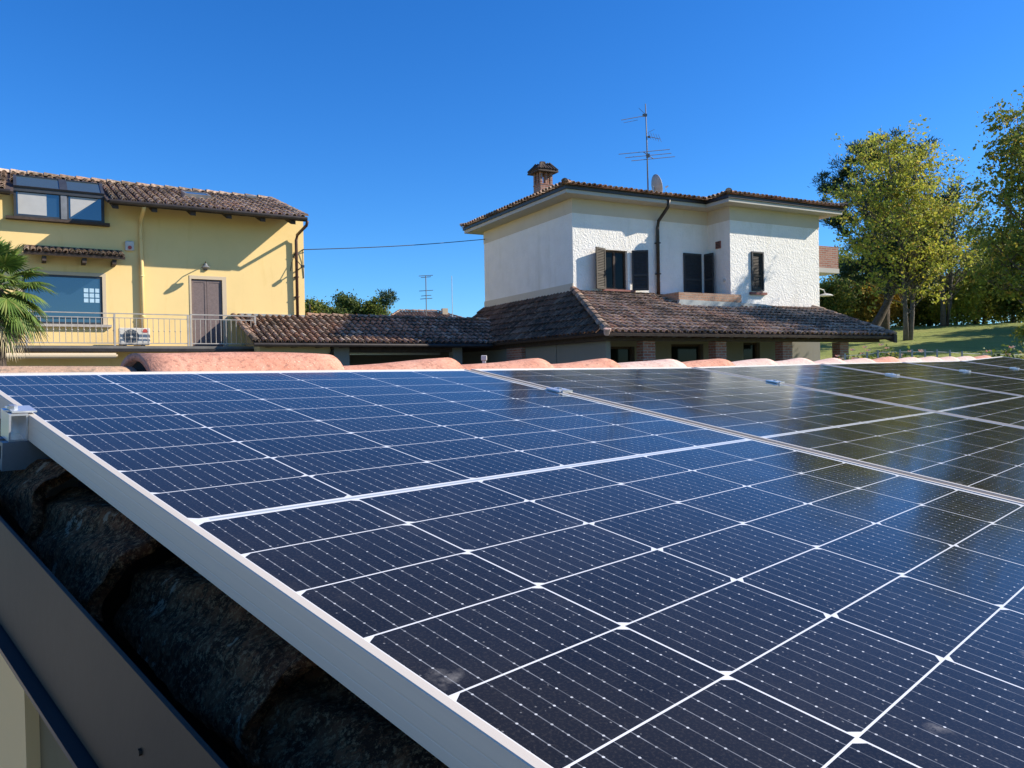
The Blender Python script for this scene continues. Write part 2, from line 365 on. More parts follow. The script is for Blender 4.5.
    drop = mt('MULTIPLY', drop, q.ramp(q.noise(130, 4, 0.7), [(0.35, (0.0,)*3), (0.6, (1.0,)*3)]))
    c = q.mix(mt('MULTIPLY', drop, 0.16), c, (0.7,0.66,0.6))
    smear = q.ramp(q.noise(3.0, 7, 0.75, sc3=(2.5, 1.0, 1.0)), [(0.58, (0.0,)*3), (0.72, (0.03,)*3)])
    c = q.mix(smear, c, (0.6,0.55,0.48))
    q.col(c)
    rg = q.ramp(q.noise(7, 6, 0.7), [(0.3, (0.07,)*3), (0.7, (0.16,)*3)])
    q.l(rg, q.b.inputs['Roughness']); q.set(IOR=1.29)
    q.bump(q.noise(3.0, 2), 0.05, 0.004)
    return q.m
M_['cells'] = cell_mat()

def leaf_mat(name, stops, trans=0.35):
    q = NT(name); g = q.n('ShaderNodeNewGeometry'); c = q.ramp(g.outputs['Random Per Island'], stops)
    q.col(c); q.set(Roughness=0.6); q.b.inputs['Specular IOR Level'].default_value = 0.3
    tr = q.n('ShaderNodeBsdfTranslucent'); q.l(c, tr.inputs[0])
    mx = q.n('ShaderNodeMixShader'); mx.inputs[0].default_value = trans
    out = q.t.nodes['Material Output']; q.l(q.b.outputs[0], mx.inputs[1]); q.l(tr.outputs[0], mx.inputs[2]); q.l(mx.outputs[0], out.inputs[0])
    return q.m
M_['leaf_yg'] = leaf_mat('autumn_leaves', [(0,(0.34,0.37,0.05)),(0.35,(0.50,0.49,0.065)),(0.6,(0.20,0.26,0.045)),(0.85,(0.62,0.55,0.08)),(1,(0.50,0.33,0.08))], 0.45)
M_['leaf_green'] = leaf_mat('green_leaves', [(0,(0.10,0.15,0.028)),(0.4,(0.19,0.24,0.045)),(0.75,(0.08,0.12,0.028)),(0.93,(0.34,0.32,0.05)),(1,(0.45,0.28,0.05))], 0.45)
M_['leaf_mix'] = leaf_mat('turning_leaves', [(0,(0.16,0.20,0.035)),(0.4,(0.27,0.31,0.05)),(0.7,(0.11,0.15,0.03)),(0.9,(0.42,0.38,0.06)),(1,(0.5,0.3,0.05))], 0.45)
M_['leaf_dark'] = leaf_mat('dark_leaves', [(0,(0.045,0.075,0.018)),(0.5,(0.085,0.125,0.028)),(1,(0.16,0.19,0.035))], 0.35)
M_['leaf_orange'] = leaf_mat('orange_leaves', [(0,(0.42,0.22,0.03)),(0.5,(0.5,0.34,0.05)),(1,(0.25,0.22,0.04))], 0.4)
M_['needle'] = leaf_mat('pine_needles', [(0,(0.020,0.045,0.022)),(0.5,(0.04,0.075,0.035)),(1,(0.065,0.105,0.045))], 0.15)
M_['palm'] = leaf_mat('palm_leaflets', [(0,(0.05,0.10,0.018)),(0.5,(0.11,0.19,0.032)),(0.85,(0.18,0.25,0.05)),(1,(0.28,0.26,0.08))], 0.25)
M_['palm_dry'] = leaf_mat('dry_palm_leaflets', [(0,(0.42,0.34,0.20)),(1,(0.55,0.46,0.30))], 0.2)
M_['bark'] = simple('tree_bark', (0.10,0.075,0.055), 0.95, 0, 0.35, 8, 0.8, 0.03)
M_['bark_grey'] = simple('grey_bark', (0.13,0.108,0.085), 0.95, 0, 0.35, 8, 0.6, 0.02)
M_['rose_red'] = leaf_mat('rose_petals', [(0,(0.5,0.05,0.04)),(0.5,(0.6,0.25,0.2)),(1,(0.75,0.68,0.6))], 0.2)

# ------------------------------------------------------------------ terrain
def sstep(a, b, x):
    t = max(0, min(1, (x-a)/(b-a))); return t*t*(3-2*t)
def ground_z(X, Y):
    t = X*0.45 + Y*0.9 - 29
    h = 0.35*sstep(-20, -6, t) + 2.45*sstep(-5, 6, t) + 0.118*max(0, min(t, 24)-6) + 0.02*max(0, min(t, 160)-24)
    return h*sstep(-9, 6, X + 0.12*Y) if Y < 45 else h*(0.35+0.65*sstep(-9, 6, X + 0.12*45))*1.0 if False else h*max(sstep(-9, 6, X+0.12*min(Y,60)), 0.0)
def build_ground():
    def axis(lo, hi, c0, c1, fine, coarse):
        out = []; v = lo
        while v < hi:
            out.append(v); v += fine if c0 <= v <= c1 else coarse
        out.append(hi); return out
    xs = axis(-900, 900, -30, 60, 1.0, 30); ys = axis(-300, 1500, -6, 75, 1.0, 30)
    vs = [(x, y, ground_z(x, y)) for y in ys for x in xs]; nx = len(xs)
    fs = [(j*nx+i, j*nx+i+1, (j+1)*nx+i+1, (j+1)*nx+i) for j in range(len(ys)-1) for i in range(nx-1)]
    me = bpy.data.meshes.new('lawn'); me.from_pydata(vs, [], fs); me.update()
    me.polygons.foreach_set('use_smooth', [True]*len(me.polygons))
    o = bpy.data.objects.new('lawn', me); C.objects.link(o)
    q = NT('grass_ground'); n = q.noise(0.35, 6, 0.6); n2 = q.noise(14, 6, 0.75)
    c = q.ramp(n, [(0.3, (0.20,0.25,0.045)), (0.5, (0.27,0.31,0.055)), (0.7, (0.34,0.34,0.08))])
    mx = q.n('ShaderNodeMix', data_type='RGBA', blend_type='MULTIPLY'); mx.inputs[0].default_value = 0.85
    q.l(c, mx.inputs[6]); q.l(q.ramp(n2, [(0.3, (0.45,)*3), (0.7, (1.35,)*3)]), mx.inputs[7]); q.col(mx.outputs[2])
    q.set(Roughness=0.95); q.bump(q.noise(25, 6, 0.8), 0.9, 0.08)
    me.materials.append(q.m); tag(o, kind='structure')
    # paved court between the buildings
    vs = []; fs = []
    X = [-22 + i*1.0 for i in range(31)]; Y = [-8 + i*1.0 for i in range(38)]
    for y in Y:
        for x in X: vs.append((x, y, ground_z(x, y) + 0.012))
    for j in range(len(Y)-1):
        for i in range(len(X)-1):
            if X[i]*0.45 + Y[j]*0.9 - 29 < -6: fs.append((j*31+i, j*31+i+1, (j+1)*31+i+1, (j+1)*31+i))
    me = bpy.data.meshes.new('courtyard_paving'); me.from_pydata(vs, [], fs); o = bpy.data.objects.new('courtyard_paving', me); C.objects.link(o)
    me.materials.append(simple('gravel_paving', (0.11,0.10,0.085), 0.95, 0, 0.25, 2, 0.5, 0.02)); tag(o, kind='structure')
build_ground()
mb = MB(); mb.add([(-16,-9,0.03),(-1.2,-9,0.03),(-3.4,6.5,0.03),(-16,6.5,0.03)], [(0,1,2,3)])  # unseen pale sheet added to bounce warm light onto the panel frame
tag(mb.build('bounce_sheet', simple('pale_bounce_sheet', (0.52,0.44,0.33), 0.9, 0, 0.12, 2, 0.3, 0.01)), kind='structure')

# ------------------------------------------------------------------ roof tiles (barrel tiles as real geometry)
def tile_mesh(mb, org, ax, up, nrm, a0, a1, b0, b1, mask, sp=0.2, ln=0.34, r=0.075, seg=5, jit=0.012, und=None):
    """columns of overlapping barrel tiles: a along the eave, b up the slope"""
    rng = random.Random(int(abs(org[0]*100)+a1*10+b1*7))
    na = int((a1-a0)/sp)
    for i in range(na+1):
        a = a0 + (i+0.5)*sp*(a1-a0)/max(1e-6, (na+1)*sp)
        nb = int(math.ceil((b1-b0)/ln))
        for j in range(nb):
            bb = b0 + j*ln; be = min(bb + ln*1.1, b1+0.02)
            if mask and not mask(a, (bb+min(bb+ln, b1))/2): continue
            if be - bb < 0.06: continue
            da = rng.uniform(-jit, jit); dn = rng.uniform(0, 0.012); sk = rng.uniform(-jit, jit)
            r0, r1 = r*1.02, r*0.80
            vs = []
            for (b_, rr, lift, s_) in ((bb, r0, 0.030, da), (be, r1, 0.004, da+sk)):
                for th in (0.0, 0.012):
                    for k in range(seg+1):
                        t = math.pi*k/seg
                        q = org + ax*(a+s_+math.cos(t)*(rr-th)) + up*b_ + nrm*((rr-th)*1.05*math.sin(t)+lift+dn)
                        vs.append(q)
            n = seg+1
            fs = []
            for k in range(seg):
                fs.append((k, k+1, 2*n+k+1, 2*n+k))                 # outer
                fs.append((n+k, k+1+0, k, n+k) if False else (n+k, n+k+1, k+1, k))     # rim thickness at the lower end
            mb.add(vs, fs)
def roof_plane(mb_under, org, ax, up, nrm, poly):
    """flat underlay polygon (a,b) slightly below the tiles"""
    mb_under.add([org + ax*a + up*b for a, b in poly] + [org + ax*a + up*b - nrm*0.07 for a, b in poly],
                 [tuple(range(len(poly))), tuple(range(2*len(poly)-1, len(poly)-1, -1))] +
                 [(i, len(poly)+i, len(poly)+(i+1) % len(poly), (i+1) % len(poly)) for i in range(len(poly))])
def caps(mb, p0, p1, r=0.10, ln=0.42):
    p0, p1 = Vector(p0), Vector(p1); d = (p1-p0); L = d.length; d.normalize()
    n = max(1, int(L/ln)); side = d.cross(Vector((0,0,1))).normalized(); upv = side.cross(d)
    rng = random.Random(int(L*97))
    for i in range(n):
        a = p0 + d*(L*i/n); b = p0 + d*(L*(i+1.08)/n)
        vs = []; j = rng.uniform(-0.01, 0.01)
        for q, rr, li in ((a, r*1.08, 0.02), (b, r*0.92, 0.0)):
            for k in range(7):
                t = math.pi*k/6; vs.append(q + side*(math.cos(t)*rr + j) + upv*(math.sin(t)*rr*0.85+li))
        mb.add(vs, [(k, k+1, 7+k+1, 7+k) for k in range(6)] + [tuple(range(6, -1, -1))])
V = Vector

# ------------------------------------------------------------------ shutters and windows
def shutter_mb(mb, w_, h_, slats=True, th=0.035, mid=True):
    """leaf in local xz plane from x 0..w, z 0..h, thickness towards -y"""
    f = 0.055
    mb.box(0, f, -th, 0, 0, h_); mb.box(w_-f, w_, -th, 0, 0, h_)
    rails = [(0.0, f*1.3), (h_-f*1.2, h_)] + ([(h_*0.36, h_*0.36+f)] if mid else [])
    for a, b in rails: mb.box(f, w_-f, -th, 0, a, b)
    if slats:
        mb.box(f, w_-f, -0.003, -0.001, f*1.3, h_-f*1.2)
        z = f*1.3
        while z < h_-f*1.3:
            if not (mid and h_*0.36-0.03 < z < h_*0.36+f):
                mb.add([(f,-0.030,z),(w_-f,-0.030,z),(w_-f,-0.006,z+0.042),(f,-0.006,z+0.042),(f,-0.024,z-0.004),(w_-f,-0.024,z-0.004),(w_-f,0,z+0.036),(f,0,z+0.036)],
                       [(0,1,2,3),(7,6,5,4),(0,4,5,1),(3,2,6,7)])
            z += 0.05
    else:
        mb.box(f, w_-f, -th*0.6, -0.004, f*1.3, h_-f*1.2)
def frame_mb(x0, x1, y, z0, z1, t=0.06, d=0.05, mull=()):
    mb = MB(); mb.box(x0, x0+t, y-d, y, z0, z1); mb.box(x1-t, x1, y-d, y, z0, z1)
    mb.box(x0+t, x1-t, y-d, y, z0, z0+t); mb.box(x0+t, x1-t, y-d, y, z1-t, z1)
    for mx_ in mull: mb.box(mx_-t*0.6, mx_+t*0.6, y-d-0.004, y-0.004, z0+t, z1-t)
    return mb
def rotz_at(x, y, z, ang): return Matrix.Translation((x, y, z)) @ Matrix.Rotation(ang, 4, 'Z')

# ================================================================== WHITE HOUSE
TH = 62
WK = V((1.93257, 24.0, 0))
white = thing('white_house', 'white two storey house with rough plaster walls, hipped roof and tiled porch', 'house', WK, R_(90-TH))
L1, L2, OFF, DEP = 5.4, 9.55, 1.05, 6.15
ZS, ZC, ZB = 7.80, 7.36, 4.2          # soffit, frieze, base
# upper walls
mb = MB()
w1 = (1.17, 2.05, 5.06, 6.30); d2 = (4.34, 5.06, 4.96, 6.36)
mb.wall(0, L1, ZB, ZC, 0, [w1, d2], 0.22)
wn = (6.33, 6.83, 5.08, 6.36)
mb.wall(L1, L2, ZB, ZC, -OFF, [wn], 0.10)
mb.add([(L1,0,ZB),(L1,-OFF,ZB),(L1,-OFF,ZC),(L1,0,ZC)], [(3,2,1,0)])
mb.add([(0,0,ZB),(0,DEP,ZB),(0,DEP,ZC),(0,0,ZC)], [(3,2,1,0)][::-1])
mb.add([(L2,-OFF,ZB),(L2,DEP,ZB),(L2,DEP,ZC),(L2,-OFF,ZC)], [(0,1,2,3)])
mb.add([(0,DEP,ZB),(L2,DEP,ZB),(L2,DEP,ZC),(0,DEP,ZC)], [(3,2,1,0)])
mb.build('wall', M_['white'], white)
mb = MB()       # frieze, proud of the plaster
e = 0.012
fp = [(-e,-e),(L1-e,-e),(L1-e,-OFF-e),(L2+e,-OFF-e),(L2+e,DEP+e),(-e,DEP+e)]
for i in range(6):
    a, b = fp[i], fp[(i+1) % 6]
    mb.add([(*a,ZC-0.005),(*b,ZC-0.005),(*b,ZS),(*a,ZS)], [(0,1,2,3)])
mb.add([(x,y,ZC-0.005) for x,y in fp], [tuple(range(6))])
mb.build('frieze', M_['beige_frieze'], white)
# soffit slab
OV = 0.55
sp_ = [(-OV,-OV),(L1-OV,-OV),(L1-OV,-OFF-OV),(L2+OV,-OFF-OV),(L2+OV,DEP+OV),(-OV,DEP+OV)]
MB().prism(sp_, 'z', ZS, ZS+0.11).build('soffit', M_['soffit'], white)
g_ = 0.045
gp = [(x + (-g_ if i in (0,1,2,5) else g_), y + (-g_ if i < 4 else g_)) for i, (x, y) in enumerate(sp_)]
MB().prism(gp, 'z', ZS+0.113, ZS+0.215).build('gutter', M_['gutter'], white)
# main roof: max of two hip roofs
ZE = ZS+0.225; SL = 0.19; G = OV+0.10
def hipA(x, y): return min(x+G, y+G, (L2+G)-x, (DEP+G)-y)
def hipB(x, y): return min(x-(L1-G), y+OFF+G, (L2+G)-x, (DEP+G)-y)
nl = math.hypot(1, SL)
mbt = MB(); mbu = MB()
Hh = (DEP+2*G)/2
def dist(x, y): return max(hipA(x, y), hipB(x, y))
# front plane of A
upF = V((0, 1, SL))/nl; nF = V((0, -SL, 1))/nl
tile_mesh(mbt, V((0,-G,ZE)), V((1,0,0)), upF, nF, -G, L1-G, 0, Hh*nl, lambda a, b: a+G >= b/nl-0.05 and hipB(a, -G+b/nl) < b/nl)
tile_mesh(mbt, V((0,-OFF-G,ZE)), V((1,0,0)), upF, nF, L1-G, L2+G, 0, (Hh+OFF)*nl, lambda a, b: abs(dist(a, -OFF-G+b/nl) - b/nl) < 0.08)
tile_mesh(mbt, V((L1-G,0,ZE)), V((0,1,0)), V((1,0,SL))/nl, V((-SL,0,1))/nl, -OFF-G, 3, 0, 2.7*nl, lambda a, b: abs(dist(L1-G+b/nl, a) - b/nl) < 0.08)
tile_mesh(mbt, V((-G,0,ZE)), V((0,1,0)), V((1,0,SL))/nl, V((-SL,0,1))/nl, -G, DEP+G, 0, Hh*nl, lambda a, b: abs(dist(-G+b/nl, a) - b/nl) < 0.08)
tile_mesh(mbt, V((L2+G,0,ZE)), V((0,1,0)), V((-1,0,SL))/nl, V((SL,0,1))/nl, -OFF-G, DEP+G, 0, Hh*nl, lambda a, b: abs(dist(L2+G-b/nl, a) - b/nl) < 0.08)
hz = lambda d: ZE + SL*d
A0, A1 = (-G,-G), (-G+Hh, -G+Hh); yr = -G+Hh
caps(mbt, (-G,-G,ZE+0.06), (-G+Hh, yr, hz(Hh)+0.06)); caps(mbt, (-G+Hh, yr, hz(Hh)+0.06), (L2+G-Hh, yr, hz(Hh)+0.06))
caps(mbt, (L1-G,-OFF-G,ZE+0.06), (L1-G+2.95,-OFF-G+2.95,hz(2.95)+0.06)); caps(mbt, (L2+G,-OFF-G,ZE+0.06), (L2+G-2.9,-OFF-G+2.9,hz(2.9)+0.06))
caps(mbt, (-G,DEP+G,ZE+0.06), (-G+Hh, yr, hz(Hh)+0.06))
# underlay as a height field
xs = [-G + i*(L2+2*G)/44 for i in range(45)]; ys = [-OFF-G + j*(DEP+OFF+2*G)/34 for j in range(35)]
vs = [(x, y, ZE + SL*max(dist(x, y), 0) - 0.005) for y in ys for x in xs]
fs = [(j*45+i, j*45+i+1, (j+1)*45+i+1, (j+1)*45+i) for j in range(34) for i in range(44) if dist((xs[i]+xs[i+1])/2, (ys[j]+ys[j+1])/2) > 0]
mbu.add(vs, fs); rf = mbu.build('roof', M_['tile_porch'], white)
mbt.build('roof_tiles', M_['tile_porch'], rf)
# chimney
chx, chy = 1.02, 3.45
czb = ZE + SL*dist(chx, chy)
mb = MB(); h = 0.245
mb.box(chx-h, chx+h, chy-h, chy+h, czb-0.3, 9.06)
for dx in (-1, 1):
    for dy in (-1, 1): mb.box(chx+dx*h-(0.09 if dx > 0 else 0), chx+dx*h+(0.09 if dx < 0 else 0), chy+dy*h-(0.09 if dy > 0 else 0), chy+dy*h+(0.09 if dy < 0 else 0), 9.06, 9.48)
for dx, dy in ((0,-1),(0,1),(-1,0),(1,0)): mb.box(chx+dx*(h-0.045)-0.035, chx+dx*(h-0.045)+0.035, chy+dy*(h-0.045)-0.035, chy+dy*(h-0.045)+0.035, 9.06, 9.48)
mb.box(chx-h-0.012, chx+h+0.012, chy-h-0.012, chy+h+0.012, 9.02, 9.058); mb.box(chx-h-0.01, chx+h+0.01, chy-h-0.01, chy+h+0.01, 9.483, 9.52)
chim = mb.build('chimney', M_['brick'], rf)
mb = MB(); c = 0.40
mb.add([(chx-c,chy-c,9.50),(chx+c,chy-c,9.50),(chx+c,chy+c,9.50),(chx-c,chy+c,9.50),(chx,chy,9.80),(chx-c,chy-c,9.45),(chx+c,chy-c,9.45),(chx+c,chy+c,9.45),(chx-c,chy+c,9.45)],
       [(0,1,4),(1,2,4),(2,3,4),(3,0,4),(8,7,6,5),(0,5,6,1),(1,6,7,2),(2,7,8,3),(3,8,5,0)])
for k in range(-3, 4):
    for s_ in (-1, 1):
        mb.tube([(chx+k*0.115, chy+s_*c, 9.52), (chx+k*0.06, chy+s_*0.05*abs(k), 9.80)], [0.05, 0.035], 6)
        mb.tube([(chx+s_*c, chy+k*0.115, 9.52), (chx+s_*0.05*abs(k), chy+k*0.06, 9.80)], [0.05, 0.035], 6)
mb.box(chx-0.07, chx+0.07, chy-0.07, chy+0.07, 9.78, 9.87)
mb.build('chimney_cap', M_['wood_dark'], rf, label='dark tiled little roof on top of the brick chimney')
# downpipe
mb = MB(); px_ = 3.24
mb.tube([(px_+0.05,-OV-0.03,ZS+0.12),(px_+0.05,-OV+0.02,ZS-0.10),(px_-0.02,-0.12,ZS-0.48),(px_-0.03,-0.085,ZS-0.7),(px_-0.03,-0.085,4.95)], 0.055, 10)
for z in (5.6, 6.6): mb.box(px_-0.10, px_+0.04, -0.15, 0.0, z, z+0.03)
mb.build('downpipe', M_['gutter'], white, True)
# window 1
fr = frame_mb(w1[0], w1[1], 0.16, w1[2], w1[3], 0.06, 0.05, ((w1[0]+w1[1])/2,)).build('window', M_['wood_dark'], white)
MB().box(w1[0]+0.05, w1[1]-0.05, 0.135, 0.15, w1[2]+0.05, w1[3]-0.05).build('pane', M_['glass_dark'], fr)
MB().box(w1[0]-0.12, w1[1]+0.25, -0.08, 0.10, w1[2]-0.06, w1[2]-0.003).build('sill', M_['stone_red'], fr)
mb = MB(rotz_at(w1[0]-0.01, -0.03, w1[2], R_(180+24)) @ Matrix.Translation((0, 0, 0)))
mb.M = Matrix.Translation((w1[0]-0.01, -0.03, w1[2]-0.02)) @ Matrix.Rotation(R_(22), 4, 'Z') @ Matrix.Translation((-0.52, 0, 0))
shutter_mb(mb, 0.52, 1.28); mb.build('shutter', M_['shutter_grey'], fr, label='louvred shutter swung open, lit by the sun')
mb = MB(); mb.M = Matrix.Translation((w1[1]+0.15, -0.03, w1[2]-0.02)) @ Matrix.Rotation(R_(-30), 4, 'Z')
shutter_mb(mb, 0.52, 1.28); mb.build('shutter', M_['shutter_dark'], fr, label='louvred shutter swung open, in shade')
mb = MB(); mb.box(1.0, 5.4, -0.02, -0.002, 4.78, 4.975)
mb.build('wall_base_band', M_['gutter'], white)
mb = MB(); mb.box(-0.035, -0.002, -0.02, 6.15, 4.90, 5.20); mb.build('base_course', M_['beige_frieze'], white)
# door 2 behind the brick parapet
fr = frame_mb(d2[0], d2[1], 0.16, d2[2], d2[3], 0.05, 0.05).build('balcony_door', M_['wood_dark'], white)
mb = MB(Matrix.Translation((d2[0]-0.02, -0.01, d2[2]))); shutter_mb(mb, 0.76, 1.41); mb.build('shutter', M_['shutter_dark'], fr)
mb = MB(); mb.M = Matrix.Translation((5.24, -0.02, d2[2])) @ Matrix.Rotation(R_(-86), 4, 'Z'); shutter_mb(mb, 0.40, 1.41); mb.build('shutter', M_['shutter_dark'], fr)
MB().box(d2[0]+0.05, d2[1]-0.05, 0.12, 0.14, d2[2], d2[3]-0.05).build('pane', M_['glass_dark'], fr)
# narrow window, shutters closed
fr = frame_mb(wn[0]-0.02, wn[1]+0.02, -OFF-0.005, wn[2]-0.01, wn[3]+0.02, 0.05, 0.05).build('narrow_window', M_['shutter_dark'], white)
mb = MB(Matrix.Translation((wn[0]+0.03, -OFF+0.03, wn[2]+0.04))); shutter_mb(mb, wn[1]-wn[0]-0.06, wn[3]-wn[2]-0.07, True, 0.035, True); mb.build('shutter', M_['shutter_grey'], fr)
MB().box(wn[0]-0.11, wn[1]+0.11, -OFF-0.10, -OFF-0.004, wn[2]-0.13, wn[2]-0.05).build('sill', M_['stone_red'], fr)
# grille and knob on the return wall
mb = MB(); mb.box(L1-0.03, L1-0.002, -0.64, -0.40, 6.50, 6.74)
gr = mb.build('vent_grille', M_['stone_red'], white)
mb = MB(); [mb.box(L1-0.045, L1-0.032, -0.61, -0.43, 6.53+i*0.05, 6.555+i*0.05) for i in range(4)]; mb.build('slats', M_['gutter'], gr)
mb = MB(); mb.tube([(L1-0.002,-0.78,5.42),(L1-0.05,-0.78,5.42)], 0.05, 10); mb.build('outdoor_socket', M_['white_plastic'], white)
# brick parapet terrace in the recess, with lead flashing
mb = MB(); mb.box(3.02, 5.38, -1.30, -0.0, 4.62, 4.90)
mb.box(5.38, 5.62, -1.30, -OFF-0.003, 4.62, 4.90)
mb.build('terrace_parapet', M_['brick_brown'], white)
mb = MB(); mb.prism([(2.86,4.36),(7.5,4.36),(7.5,4.42),(6.6,4.60),(2.98,4.665)], 'y', -1.40, -1.303)
mb.prism([(5.62,4.36),(7.5,4.36),(7.5,4.42),(6.6,4.60),(5.62,4.63)], 'y', -1.303, -OFF-0.003)
mb.build('flashing', M_['flash'], white)
# side balcony
mb = MB(); mb.box(L2+0.003, 10.66, -0.95, 1.7, 6.03, 6.80); bal = mb.build('side_balcony', M_['brick'], white)
MB().box(L2+0.003, 10.68, -0.97, 1.72, 5.86, 6.028).build('slab', M_['soffit'], bal)
# wall lamp on the right end
mb = MB(); mb.tube([(L2,-0.9,5.2),(L2+0.15,-0.92,5.28),(L2+0.35,-0.94,5.24),(L2+0.42,-0.95,5.10)], 0.018, 6)
lp = mb.build('wall_lamp', M_['white_plastic'], white)
mb = MB(); mb.tube([(L2+0.42,-0.95,5.12),(L2+0.42,-0.95,5.08),(L2+0.42,-0.95,5.03)], [0.05,0.20,0.27], 14); mb.build('lamp_shade', M_['white_plastic'], lp)
# porch roof
ZT, ZEv, POFF, LOFF, XR = 4.93, 3.42, 4.2, 1.75, 9.2
sF = (ZT-ZEv)/POFF; lF = math.hypot(POFF, ZT-ZEv); uF = V((0, POFF, ZT-ZEv))/lF; nFv = V((0, -(ZT-ZEv), POFF))/lF
lL = math.hypot(LOFF, ZT-ZEv); uL = V((LOFF, 0, ZT-ZEv))/lL; nL = V((-(ZT-ZEv), 0, LOFF))/lL
mbt, mbu = MB(), MB()
tile_mesh(mbt, V((0,-POFF,ZEv)), V((1,0,0)), uF, nFv, -LOFF, XR, 0, lF, lambda a, b: (-POFF + b*POFF/lF) > -1e9 and a >= (-POFF + b*POFF/lF)*LOFF/POFF+0.02 and not (3.0 < a < 5.5 and b*POFF/lF > POFF-1.35) and not (5.4 < a and b*POFF/lF > POFF-1.1), sp=0.2, ln=0.33)
mbl2 = MB(); tile_mesh(mbl2, V((-LOFF,0,ZEv)), V((0,1,0)), uL, nL, -POFF, 6.3, 0, lL, lambda a, b: a >= (-LOFF + b*LOFF/lL)*POFF/LOFF+0.05, sp=0.2, ln=0.33)
caps(mbt, (-LOFF-0.05,-POFF-0.1,ZEv+0.06), (0,0,ZT+0.08), 0.12)
caps(mbt, (XR+0.02,-POFF,ZEv+0.05), (XR+0.02,-OFF,ZEv+0.05+sF*(POFF-OFF)), 0.10)
roof_plane(mbu, V((0,-POFF,ZEv)), V((1,0,0)), uF, nFv, [(-LOFF,0),(XR,0),(XR,lF),(0,lF)])
roof_plane(mbu, V((-LOFF,0,ZEv)), V((0,1,0)), uL, nL, [(-POFF,0),(6.3,0),(6.3,lL),(0,lL)][::-1])
pr = mbu.build('porch_roof', M_['wood_dark'], white)
mbt.build('roof_tiles', M_['tile_porch'], pr); mbl2.build('roof_tiles', M_['tile_dark'], pr, label='dark tiles of the side slope')
mb = MB(); mb.tube([(-LOFF-0.02,-POFF-0.05,ZEv-0.03),(-LOFF-0.07,-POFF-0.16,ZEv+0.10),(-LOFF-0.05,-POFF-0.10,ZEv+0.17)], [0.07,0.10,0.05], 8)
mb.build('hip_end_tile', M_['ridge_pale'], pr)
# eave beam and rafters ends, verge board
mb = MB(); mb.box(-LOFF+0.25, XR-0.1, -POFF+0.45, -POFF+0.67, ZEv-0.16, ZEv+0.06)
mb.box(-LOFF+0.28, -LOFF+0.46, -POFF+0.67, 6.2, ZEv-0.16, ZEv+0.10)
for i in range(22): mb.box(-LOFF+0.15+i*0.5, -LOFF+0.25+i*0.5, -POFF+0.05, -POFF+0.44, ZEv-0.09, ZEv-0.005)
mb.build('eave_beam', M_['wood_dark'], white)
mb = MB(); mb.add([(XR-0.06,-POFF-0.05,ZEv-0.2),(XR+0.07,-POFF-0.05,ZEv-0.2),(XR+0.07,-OFF,ZEv-0.2+sF*(POFF-OFF)),(XR-0.06,-OFF,ZEv-0.2+sF*(POFF-OFF)),
                   (XR-0.06,-POFF-0.05,ZEv+0.05),(XR+0.07,-POFF-0.05,ZEv+0.05),(XR+0.07,-OFF,ZEv+0.05+sF*(POFF-OFF)),(XR-0.06,-OFF,ZEv+0.05+sF*(POFF-OFF))],
                  [(3,2,1,0),(4,5,6,7),(0,1,5,4),(1,2,6,5),(2,3,7,6),(3,0,4,7)])
mb.build('verge_board', M_['wood_dark'], white)
# ground floor walls
mb = MB()
holes = [(0.42,1.48,0.3,3.22),(2.9,4.2,1.6,3.30),(5.92,6.66,0.3,3.36)]
mb.wall(-0.05, L2-0.004, -0.6, 4.3, -OFF, holes, 0.25); mb.wall(-1.30, -0.05, -0.6, 3.55, -OFF, [], 0.25)
mb.add([(-1.30,-OFF,-0.6),(-1.30,6.2,-0.6),(-1.30,6.2,3.7),(-1.30,-OFF,3.7)], [(0,1,2,3)])
mb.add([(L2-0.004,-OFF,-0.6),(L2-0.004,DEP,-0.6),(L2-0.004,DEP,4.3),(L2-0.004,-OFF,4.3)], [(0,1,2,3)])
mb.add([(-1.30,DEP,-0.6),(L2-0.004,DEP,-0.6),(L2-0.004,DEP,4.3),(-1.30,DEP,4.3)], [(0,1,2,3)])
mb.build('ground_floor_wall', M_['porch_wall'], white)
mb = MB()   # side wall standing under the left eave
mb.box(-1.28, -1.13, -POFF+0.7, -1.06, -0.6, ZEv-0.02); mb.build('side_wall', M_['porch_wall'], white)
for i, hh in enumerate(holes):
    f_ = frame_mb(hh[0], hh[1], -OFF+0.2, hh[2], hh[3], 0.07, 0.05).build('ground_floor_door' if i != 1 else 'ground_floor_window', M_['wood_dark'], white)
    MB().box(hh[0]+0.06, hh[1]-0.06, -OFF+0.17, -OFF+0.19, hh[2]+0.06, hh[3]-0.06).build('pane', M_['glass_dark'], f_)
for a, b in ((-0.38,0.24),(2.02,2.76),(4.70,5.36),(7.13,7.82)):
    MB().cbox(b-0.40, b, -3.62, -3.32, -0.6, ZEv-0.16, 0.006).build('pillar', M_['brick'], white)
MB().cbox(-1.36, -0.9, -1.02-0.9, -1.02-0.3, -0.6, ZEv-0.02, 0.006).build('pillar', M_['brick'], white) if False else None
mb = MB(); mb.cbox(-1.44, -1.295, 0.75, 1.75, -0.6, ZEv-0.02, 0.006); mb.build('pillar', M_['brick'], white)
MB().box(-1.1, XR-0.3, -POFF+0.3, -OFF-0.01, -0.3, ground_z(8, 24)+0.25).build('porch_floor', M_['concrete'], white)

